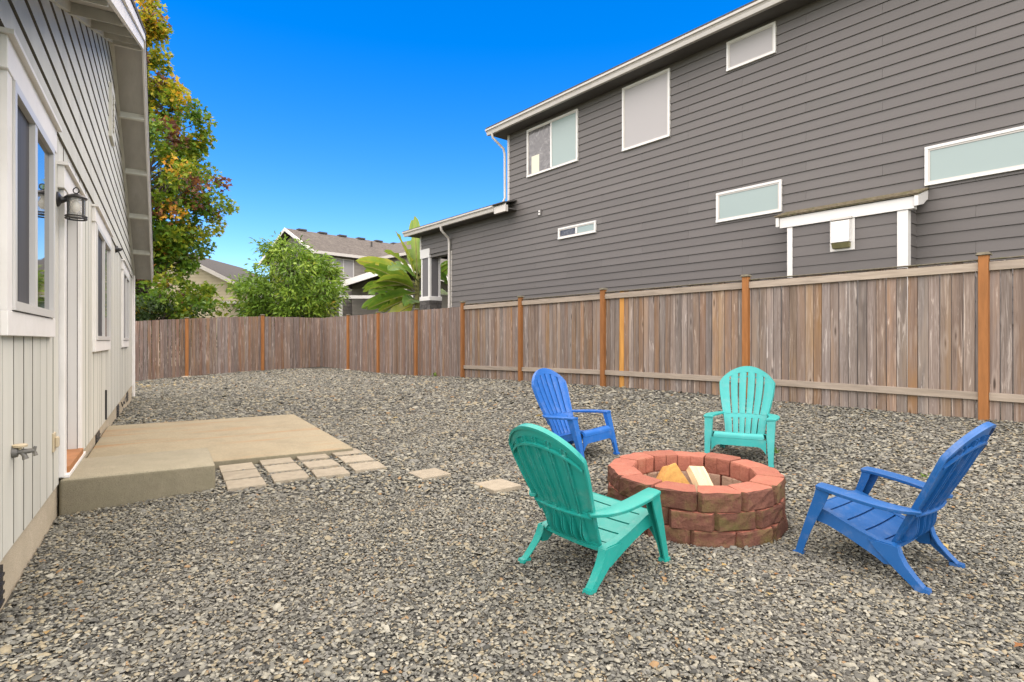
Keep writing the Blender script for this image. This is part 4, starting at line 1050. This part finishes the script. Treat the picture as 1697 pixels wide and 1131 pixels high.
# sweetgum in autumn colour
GUM=m_leaf('sweetgum_leaf',[(0.0,(.06,.13,.014)),(.2,(.13,.225,.018)),(.38,(.28,.31,.022)),(.54,(.48,.36,.025)),(.70,(.58,.29,.025)),(.85,(.30,.12,.04)),(1.0,(.15,.065,.045))])
def gum_clusters():
    g=np.random.default_rng(11); out=[]
    prof=[(1.4,2.9),(3.0,3.2),(5.6,3.3),(8.1,3.35),(9.9,2.65),(11.4,1.5),(13.2,.75),(14.8,.34),(16.0,.08)]
    zz=[p[0] for p in prof]; rr_=[p[1] for p in prof]
    while len(out)<420:
        z=g.uniform(1.2,15.9); r=np.interp(z,zz,rr_)
        if g.random()>(.12+r/3.8): continue
        az=g.uniform(0,2*math.pi); lump=.80+.32*mnoise.noise(Vector((math.cos(az)*1.6,math.sin(az)*1.6,z*.55+3)))*2.1
        rad=.93*r*lump*(g.uniform(.35,1.0)**.55); out.append((rad*math.cos(az),rad*math.sin(az),z+rad*.10))
    return np.array(out)
GB=(-15.35,24.0,0.0)
def gum_tint(g,P,cl,C):
    nc=C.max()+1; base=g.normal(.19,.11,nc)
    red=g.random(nc)<.05; 
    zc=np.zeros(nc); zc[C]=cl[:,2]; xc=np.zeros(nc); xc[C]=np.hypot(cl[:,0],cl[:,1])
    base+=np.clip((zc-8.0)/7.0,0,1)*.30+np.where(xc>2.4,.05,0)
    xx=np.zeros(nc); xx[C]=cl[:,0]; red|=(xx>1.9)&(g.random(nc)<.28)
    base[red]+=g.uniform(.4,.8,red.sum()); 
    return base[C]+g.normal(0,.085,len(C))
tree('sweetgum_tree','tall sweetgum tree turning yellow and red beside the pale house roof',GB,15.6,.22,gum_clusters(),80,.52,.19,.16,'star',GUM,gum_tint,21,2)
# broad long-leaved tree in the middle
WAL=m_leaf('long_leaf',[(0.0,(.065,.13,.016)),(.35,(.145,.25,.024)),(.6,(.27,.375,.042)),(.78,(.38,.42,.065)),(.86,(.36,.20,.02)),(1.0,(.40,.11,.02))])
def wal_clusters():
    g=np.random.default_rng(5); out=[]
    blobs=[((0.1,0,3.2),(1.95,1.6,1.25)),((-.9,0,2.9),(1.25,1.2,.85)),((.85,-.1,3.0),(1.2,1.2,1.3)),((-.15,0,4.35),(1.0,.9,.75)),((.95,0,4.1),(.8,.8,.65)),((-1.75,0,3.35),(.55,.5,.35)),((-.75,0,4.75),(.4,.4,.35)),((1.55,0,3.9),(.45,.45,.4)),((-1.55,0,2.3),(.7,.7,.5)),((.4,0,2.2),(1.7,1.2,.55))]
    w=np.array([b[1][0]*b[1][1]*b[1][2] for b in blobs])**.75; w/=w.sum()
    for i in g.choice(len(blobs),300,p=w):
        c,r=blobs[i]; d=g.normal(0,1,3); d/=np.linalg.norm(d); d*=g.random()**.4
        out.append((c[0]+d[0]*r[0],c[1]+d[1]*r[1],c[2]+d[2]*r[2]))
    return np.array(out)
def wal_tint(g,P,cl,C):
    nc=C.max()+1; base=g.normal(.36,.13,nc); o=g.random(nc)<.035
    zc=np.zeros(nc); zc[C]=cl[:,2]; o&=zc<3.2; base[o]=.92
    return base[C]+g.normal(0,.09,len(C))
tree('broadleaf_tree','round bright green tree with long narrow leaves above the back fence',(-8.95,23.0,0.0),4.2,.13,wal_clusters()*np.array([1.0,1.0,1.06])+np.array([0,0,.12]),38,.40,.235,.07,'lance',WAL,wal_tint,22,3)
# dark shrub in the gap under the sweetgum
SHR=m_leaf('dark_shrub_leaf',[(0.0,(.018,.035,.010)),(.6,(.04,.075,.015)),(1.0,(.10,.15,.02))])
def shr_cl():
    g=np.random.default_rng(9); return np.array([(g.normal(0,1.3),g.normal(0,.8),g.uniform(.5,2.9)) for _ in range(90)])
sh=tree('shrub','dark leafy shrub in the shade under the sweetgum',(-14.6,21.6,0.0),2.2,.06,shr_cl(),60,.45,.13,.1,'star',SHR,lambda g,P,cl,C:g.normal(.35,.2,len(C)),31,3)
sh['category']='shrub'
m=MB()
# overhanging sprig on the back fence
# banana plant
BAN=NT('banana_leaf'); _a=BAN.n('ShaderNodeAttribute'); _a.attribute_name='tint'
_c=BAN.ramp(_a.outputs['Fac'],[(0.0,(.05,.125,.014)),(.4,(.11,.22,.024)),(.7,(.23,.32,.036)),(1.0,(.42,.37,.04))])
_w=BAN.noise(BAN.coord('Object',(3,3,3)),2.0,4); _c=BAN.mix(.35,_c,BAN.ramp(_w,[(.3,.6),(.7,1.2)]),'MULTIPLY')
BAN.done(_c,.42,None,.45); _t=BAN.n('ShaderNodeBsdfTranslucent'); BAN.l(_c,_t.inputs['Color']); _m=BAN.n('ShaderNodeMixShader'); _m.inputs[0].default_value=.38
BAN.l(BAN.b.outputs[0],_m.inputs[1]); BAN.l(_t.outputs[0],_m.inputs[2]); BAN.l(_m.outputs[0],BAN.out.inputs[0]); BAN=BAN.mat
STEMB=m_mottle('banana_stem',(.20,.20,.07),.3,8,.7,.2,30,.2,(.12,.08,.04),.6)
def banana_leaf(root, p0, az, el, L, W, droop, roll, tint, seed):
    g=random.Random(seed); N=15; d=Vector((math.cos(az)*math.cos(el),math.sin(az)*math.cos(el),math.sin(el))); pts=[Vector(p0)]; dirs=[]
    pet=.28; cur=Vector(p0); dd=d.copy()
    for i in range(N):
        dirs.append(dd.copy()); cur=cur+dd*(L/N); pts.append(cur.copy()); dd=(dd+Vector((0,0,-droop/N*(.4+1.3*i/N)))).normalized()
    dirs.append(dd)
    V=[];F=[];T=[]
    for i,(p,q) in enumerate(zip(pts,dirs)):
        t=i/N; side=q.cross(Vector((0,0,1))).normalized(); up=side.cross(q).normalized()
        side=(side*math.cos(roll)+up*math.sin(roll)).normalized(); up=side.cross(q).normalized()
        w=0.02 if t<.12 else W*(math.sin(math.pi*min(1,((t-.12)/.88))**.75))**.6*.5+.01
        fold=.22+.08*math.sin(i*1.7)
        wav=[g.uniform(-.04,.04) for _ in range(4)]
        V+=[p+side*w+up*(fold*w+wav[0]), p+side*w*.5+up*(fold*w*.6+wav[1]*.4), p, p-side*w*.5+up*(fold*w*.6+wav[2]*.4), p-side*w+up*(fold*w+wav[3])]
        T+=[tint+.16+g.uniform(-.1,.12),tint+g.uniform(-.05,.05),tint+.25,tint+g.uniform(-.05,.05),tint+.16+g.uniform(-.1,.12)]
    for i in range(N):
        for k in range(4):
            if k in (0,3) and g.random()<.10 and i>3: continue          # torn strips
            a=i*5+k; F.append((a,a+1,a+6,a+5))
    me=bpy.data.meshes.new('leaf'); me.from_pydata([tuple(v) for v in V],[],F)
    a=me.attributes.new('tint','FLOAT','POINT'); a.data.foreach_set('value',np.clip(np.array(T,np.float32),0,1)); me.shade_smooth()
    lf=link('leaf',me,BAN,root)
    m=MB(); m.tube([v-Vector((0,0,.012)) for v in pts],[.035*(1-.85*i/N) for i in range(N+1)],6); m.build('midrib',STEMB,lf,smooth=60)
bn=empty('banana_plant',(-3.75,22.6,.2),0,'banana plant with broad torn yellow-green leaves beside the porch pier','plant')
for (x,y,h,lx) in ((0,0,3.7,0),(.45,.3,3.5,.1),(-.55,.2,3.2,-.1),(1.35,.9,3.3,.05)):
    m=MB(); m.tube([(x,y,-.6),(x+lx*.4,y,h*.5),(x+lx,y,h)],[.14,.12,.08],9); m.build('stem',STEMB,bn,smooth=60)
D=math.pi/180
for i,(x,y,z,az,el,L,W,dr,ro,ti) in enumerate([
  (0,0,2.5,118,74,2.5,.62,.22,.9,.45),(0,0,2.4,160,58,2.2,.55,.35,.7,.62),(-.1,0,2.3,178,22,2.5,.58,.55,.1,.62),(-.1,0,2.1,190,2,2.0,.55,.6,.1,.35),
  (0,-.1,2.2,205,-8,2.1,.62,.5,-.1,.42),(0,-.1,1.9,198,-22,2.0,.6,.35,.2,.30),(.1,-.1,2.3,240,25,1.9,.62,1.3,.1,.22),(.2,0,2.4,285,40,1.9,.6,1.5,-.2,.25),
  (.3,.2,2.3,330,35,1.9,.6,1.2,.2,.35),(.4,.3,2.2,20,40,2.0,.6,1.0,-.2,.3),(-.5,.2,1.9,225,5,1.7,.5,.9,.3,.28),(-.5,.2,1.9,170,35,2.0,.52,.9,-.4,.5),
  (-.3,0,1.7,215,-30,1.6,.5,.3,.1,.55),(1.3,.9,2.1,60,60,2.0,.6,.8,.3,.3),(1.3,.9,2.1,300,45,1.9,.6,1.4,0,.32),(1.3,.9,2.0,240,35,1.9,.6,1.4,.2,.25),(1.4,.9,1.8,200,10,1.6,.55,.9,.2,.3),(1.4,.9,1.7,330,15,1.6,.55,.9,.2,.2),
  (-.1,0,2.6,150,35,1.9,.6,.6,.3,.5),(-.2,0,2.0,186,30,2.1,.6,.7,.3,.35),(0,-.1,2.0,215,15,1.8,.6,.9,.1,.5),(.1,0,2.7,75,70,1.7,.55,.5,.2,.4),(-.2,0,1.7,182,-12,2.0,.55,.4,.1,.3),(0,0,1.6,260,-5,1.5,.5,.8,.1,.15),(.1,.1,2.5,100,62,1.9,.5,.5,-.5,.55),(-.05,-.1,1.5,205,-38,1.5,.5,.2,.2,.68)]):
    banana_leaf(bn,(x,y,z+1.15),az*D,(el+9)*D,L*1.02,W*1.15,dr,[.95,.7,1.15,.55,.85][i%5]*(1 if (az<90 or az>200) else -1)*(1 if i%4 else -.6)+.2*ro,ti+.08,200+i)
# spiky yellow-green plant at the pier foot
SPK=m_mottle('spiky_leaf',(.42,.40,.075),.35,20,.6,0,40,.3,(.20,.25,.04),.7)
sp=empty('spiky_plant',(-2.42,18.25,1.2),0,'spiky yellow-green plant in front of the stone pier base','plant')
gg=random.Random(4)
for i in range(34):
    az=gg.uniform(0,6.28); el=gg.uniform(.5,1.4); L=gg.uniform(.75,1.15); d=Vector((math.cos(az)*math.cos(el),math.sin(az)*math.cos(el),math.sin(el))); s_=d.cross(Vector((0,0,1))).normalized()*.022
    a=Vector((0,0,.2)); b=a+d*L*.6; c=a+d*L+Vector((0,0,-.12*L))
    m=MB(); m.add([a-s_,a+s_,b+s_,c,b-s_],[(0,1,2,4),(4,2,3)]); m.build('leaf',SPK,sp,recalc=False)
m=MB(); m.lathe([(.35,-.9),(.22,.2),(.05,.3)],(0,0,0),9); m.build('base_clump',SPK,sp)

# ------------------------------------------------------------------ houses further off
def lapwall(m,x0,x1,y,z0,z1,e=.178,out=-1,axis='x'):
    z=z0
    while z<z1-.01:
        zt=min(z+e,z1); a=y+out*.02; b=y+out*.004
        if axis=='x': m.face([(x0,a,z),(x1,a,z),(x1,b,zt),(x0,b,zt)]); m.face([(x0,y,z),(x1,y,z),(x1,a,z),(x0,a,z)])
        else: m.face([(a,x0,z),(a,x1,z),(b,x1,zt),(b,x0,zt)]); m.face([(y,x0,z),(y,x1,z),(a,x1,z),(a,x0,z)])
        z=zt
FAR_SIDE=m_mottle('far_grey_siding',(.25,.23,.20),.06,3,.7)
h2=empty('far_grey_house',(-9.28,27.3,0),math.atan2(.72,.69),'distant grey house with brown shingle roof behind the round green tree','house')
m=MB(); m.box(0,9.2,0,5.4,-.7,5.52); m.box(3.3,9.2,-3.0,-.001,-.7,5.52); lapwall(m,0,3.3,0,-.5,5.5); lapwall(m,-3.0,0,3.3,-.5,5.5,out=-1,axis='y')
m.prism([(0,5.52),(5.4,5.52),(2.7,6.85)],'x',.0,.3); m.build('wall',FAR_SIDE,h2,recalc=False)
m=MB(); ro=.38
def slab(m,a,b,th):   # quad a (4 pts) thickened downward
    m.hexa([(x,y,z-th) for x,y,z in a]+[tuple(p) for p in a])
m.hexa([(-ro,-ro,5.50),(9.5,-ro,5.50),(9.5,2.7,6.98),(-ro,2.7,6.98),(-ro,-ro,5.58),(9.5,-ro,5.58),(9.5,2.7,7.07),(-ro,2.7,7.07)])
m.hexa([(-ro,2.7,6.98),(9.5,2.7,6.98),(9.5,5.8,5.5),(-ro,5.8,5.5),(-ro,2.7,7.07),(9.5,2.7,7.07),(9.5,5.8,5.58),(-ro,5.8,5.58)])
m.hexa([(3.0,-3.3,5.50),(6.2,-3.3,7.0),(6.2,2.7,7.0),(3.0,2.0,5.50),(3.0,-3.3,5.59),(6.2,-3.3,7.09),(6.2,2.7,7.09),(3.0,2.0,5.59)])
m.hexa([(6.2,-3.3,7.0),(9.5,-3.3,5.5),(9.5,2.7,5.5),(6.2,2.7,7.0),(6.2,-3.3,7.09),(9.5,-3.3,5.59),(9.5,2.7,5.59),(6.2,2.7,7.09)])
r2=m.build('roof',SHINGLE_BROWN,h2)
for i in range(7):
    m=MB(); x=.5+i*1.15; m.box(x-.22,x+.22,2.55,2.85,7.05,7.13); m.build('ridge_vent',SHINGLE,r2)
for x,y,z in ((3.9,1.5,6.55),(5.0,.8,6.2)):
    m=MB(); m.tube([(x,y,z-.2),(x,y,z+.22)],.05,8); m.build('vent_pipe',SHINGLE,r2)
m=MB(); m.box(-ro-.02,3.0,-ro-.10,-ro,5.46,5.60); m.build('gutter',GREY_TRIM,h2)
m=MB(); m.box(2.9,3.0,-3.3,-ro-.1,5.46,5.60); m.build('gutter',GREY_TRIM,h2)
for ya,yb in ((-ro,2.7),(5.8,2.7)):
    m=MB(); sgn=1
    za,zb_=5.50,6.98; m.hexa([(-ro-.04,ya,za-.06),(-ro-.002,ya,za-.06),(-ro-.002,yb,zb_-.06),(-ro-.04,yb,zb_-.06),(-ro-.04,ya,za+.1),(-ro-.002,ya,za+.1),(-ro-.002,yb,zb_+.1),(-ro-.04,yb,zb_+.1)]); m.build('barge_board',WHITE_TRIM,h2)
def farwin(root,x0,x1,y,z0,z1,mat):
    m=MB(); m.box(x0-.06,x1+.06,y-.04,y-.021,z0-.06,z1+.06); w=m.build('window',WHITE_VINYL,root); m=MB(); m.box(x0,(x0+x1)/2-.02,y-.045,y-.0405,z0,z1); m.build('pane',mat,w); m=MB(); m.box((x0+x1)/2+.02,x1,y-.045,y-.0405,z0,z1); m.build('pane',mat,w)
farwin(h2,.8,1.85,0,4.55,5.36,SHADE_PANE)
# covered porch of the far house
po=empty('porch_roof',(0,0,0),0)
po.parent=h2; po.name='porch'
po.matrix_parent_inverse=Matrix.Rotation(-math.atan2(.72,.69),4,'Z')@Matrix.Translation((9.28,-27.3,0))
m=MB(); A=(-7.95,3.86); Bp=(-5.0,4.80); C_=(-2.4,3.97)
for (p,q) in ((A,Bp),(Bp,C_)):
    m.hexa([(p[0],25.8,p[1]+.06),(q[0],25.8,q[1]+.06),(q[0],29,q[1]+.06),(p[0],29,p[1]+.06),(p[0],25.8,p[1]+.14),(q[0],25.8,q[1]+.14),(q[0],29,q[1]+.14),(p[0],29,p[1]+.14)])
m.build('porch_roof',SHINGLE_BROWN,po)
for (p,q) in ((A,Bp),(Bp,C_)):
    m=MB(); m.hexa([(p[0],25.74,p[1]-.16),(q[0],25.74,q[1]-.16),(q[0],25.8,q[1]-.16),(p[0],25.8,p[1]-.16),(p[0],25.74,p[1]+.12),(q[0],25.74,q[1]+.12),(q[0],25.8,q[1]+.12),(p[0],25.8,p[1]+.12)]); m.build('porch_fascia',WHITE_TRIM,po)
m=MB(); m.box(-7.85,-7.72,25.9,26.03,-.5,3.8); m.build('porch_post',WHITE_TRIM,po)
m=MB(); m.box(-4.9,-4.78,25.9,26.03,-.5,4.5); m.build('porch_post',WHITE_TRIM,po)
m=MB(); m.box(-7.7,-4.5,25.92,26.0,3.28,3.42); m.build('porch_beam',WHITE_TRIM,po)
m=MB(); m.box(-7.7,-3.0,27.5,27.6,-.5,4.3); lapwall(m,-7.7,-3.0,27.5,-.4,4.2); m.build('porch_wall',FAR_SIDE,po,recalc=False)
BEIGE=m_mottle('cream_siding',(.40,.345,.235),.05,3,.7)
h3=empty('cream_house',(-18.5,31.0,0),0,'cream sided gabled house glimpsed between the two trees','house')
m=MB(); m.prism([(-6,-.7),(5.6,-.7),(5.6,3.45),(0,6.25),(-6,3.25)],'y',0,8); 
z=-.2
while z<6.0:
    zt=z+.178; xr=min(5.6,(6.25-zt)/.5); xl=-min(6,(6.25-zt)/.5); m.face([(xl,-.022,z),(xr,-.022,z),(xr,-.004,zt),(xl,-.004,zt)]); z=zt
m.build('wall',BEIGE,h3,recalc=False)
for sx in (1,-1):
    e=6.1; m=MB(); m.hexa([(0,-.4,6.27),(sx*e,-.4,6.27-.5*e),(sx*e,8.2,6.27-.5*e),(0,8.2,6.27),(0,-.4,6.37),(sx*e,-.4,6.37-.5*e),(sx*e,8.2,6.37-.5*e),(0,8.2,6.37)]); m.build('roof',SHINGLE,h3)
    m=MB(); m.hexa([(0,-.44,6.14),(sx*e,-.44,6.14-.5*e),(sx*e,-.402,6.14-.5*e),(0,-.402,6.14),(0,-.44,6.36),(sx*e,-.44,6.36-.5*e),(sx*e,-.402,6.36-.5*e),(0,-.402,6.36)]); m.build('barge_board',GREY_TRIM,h3)
farwin(h3,3.75,4.9,0,2.2,3.15,FROST_PANE)
m=MB(); m.box(3.2,6.2,-.9,-.05,3.33,3.45); m.build('window_hood',GREY_TRIM,h3)

# ------------------------------------------------------------------ small growth and litter in the gravel
WEED=m_leaf('weed_leaf',[(0.0,(.06,.14,.02)),(1.0,(.20,.28,.05))])
def weed(x,y,r,n,label,seed):
    g=np.random.default_rng(seed); P=np.tile(np.array([[x,y,gz1(x,y)+.012]]),(n,1))+g.normal(0,r*.25,(n,3))*np.array([1,1,.1])
    ax=unit(g.normal(0,.8,(n,3))+np.array([0,0,.7])); nr=unit(g.normal(0,1,(n,3))+np.array([0,0,.5]))
    me=leaf_mesh('weed',P,ax,nr,r*g.uniform(.6,1.1,n),np.full(n,r*.3),g.random(n),'lance',WEED)
    o=bpy.data.objects.new('weed',me); COL.objects.link(o); tag(o,label,'weed','small weeds in the gravel')
weed(-2.05,15.3,.16,26,'green weed growing at the foot of the plain fence boards',1)
weed(2.75,5.95,.07,14,'tiny green weed in gravel beside the turquoise chair',2)
weed(3.55,4.9,.06,12,'tiny green weed in gravel behind the side-on blue chair',3)
LIT=m_leaf('fallen_leaf',[(0.0,(.40,.28,.10)),(.5,(.50,.40,.16)),(1.0,(.26,.11,.04))])
g=np.random.default_rng(77); n=150
PX=np.concatenate([g.normal(-10.2,.75,70),g.uniform(-6,3.5,50),g.uniform(-2.5,3.5,30)]); PY=np.concatenate([g.normal(16.2,.7,70),g.uniform(7.5,15,50),g.uniform(2.3,5,30)])
fn=(PX-FP0.x)*FNV.x+(PY-FP0.y)*FNV.y; kk=(fn>.2); PX,PY=PX[kk],PY[kk]; n=len(PX)
P=np.stack([PX,PY,gz(PX,PY)+.018],1); ax=unit(np.stack([g.normal(0,1,n),g.normal(0,1,n),g.normal(0,.15,n)],1)); nr=unit(np.stack([g.normal(0,.25,n),g.normal(0,.25,n),np.ones(n)],1))
o=bpy.data.objects.new('fallen_leaves',leaf_mesh('fallen_leaves',P,ax,nr,np.where(PY>7,.085,.045)*g.uniform(.6,1.2,n),np.full(n,.03),g.random(n),'star',LIT)); COL.objects.link(o)
tag(o,'scattered dry tan leaves fallen on the gravel','leaves',kind='stuff')
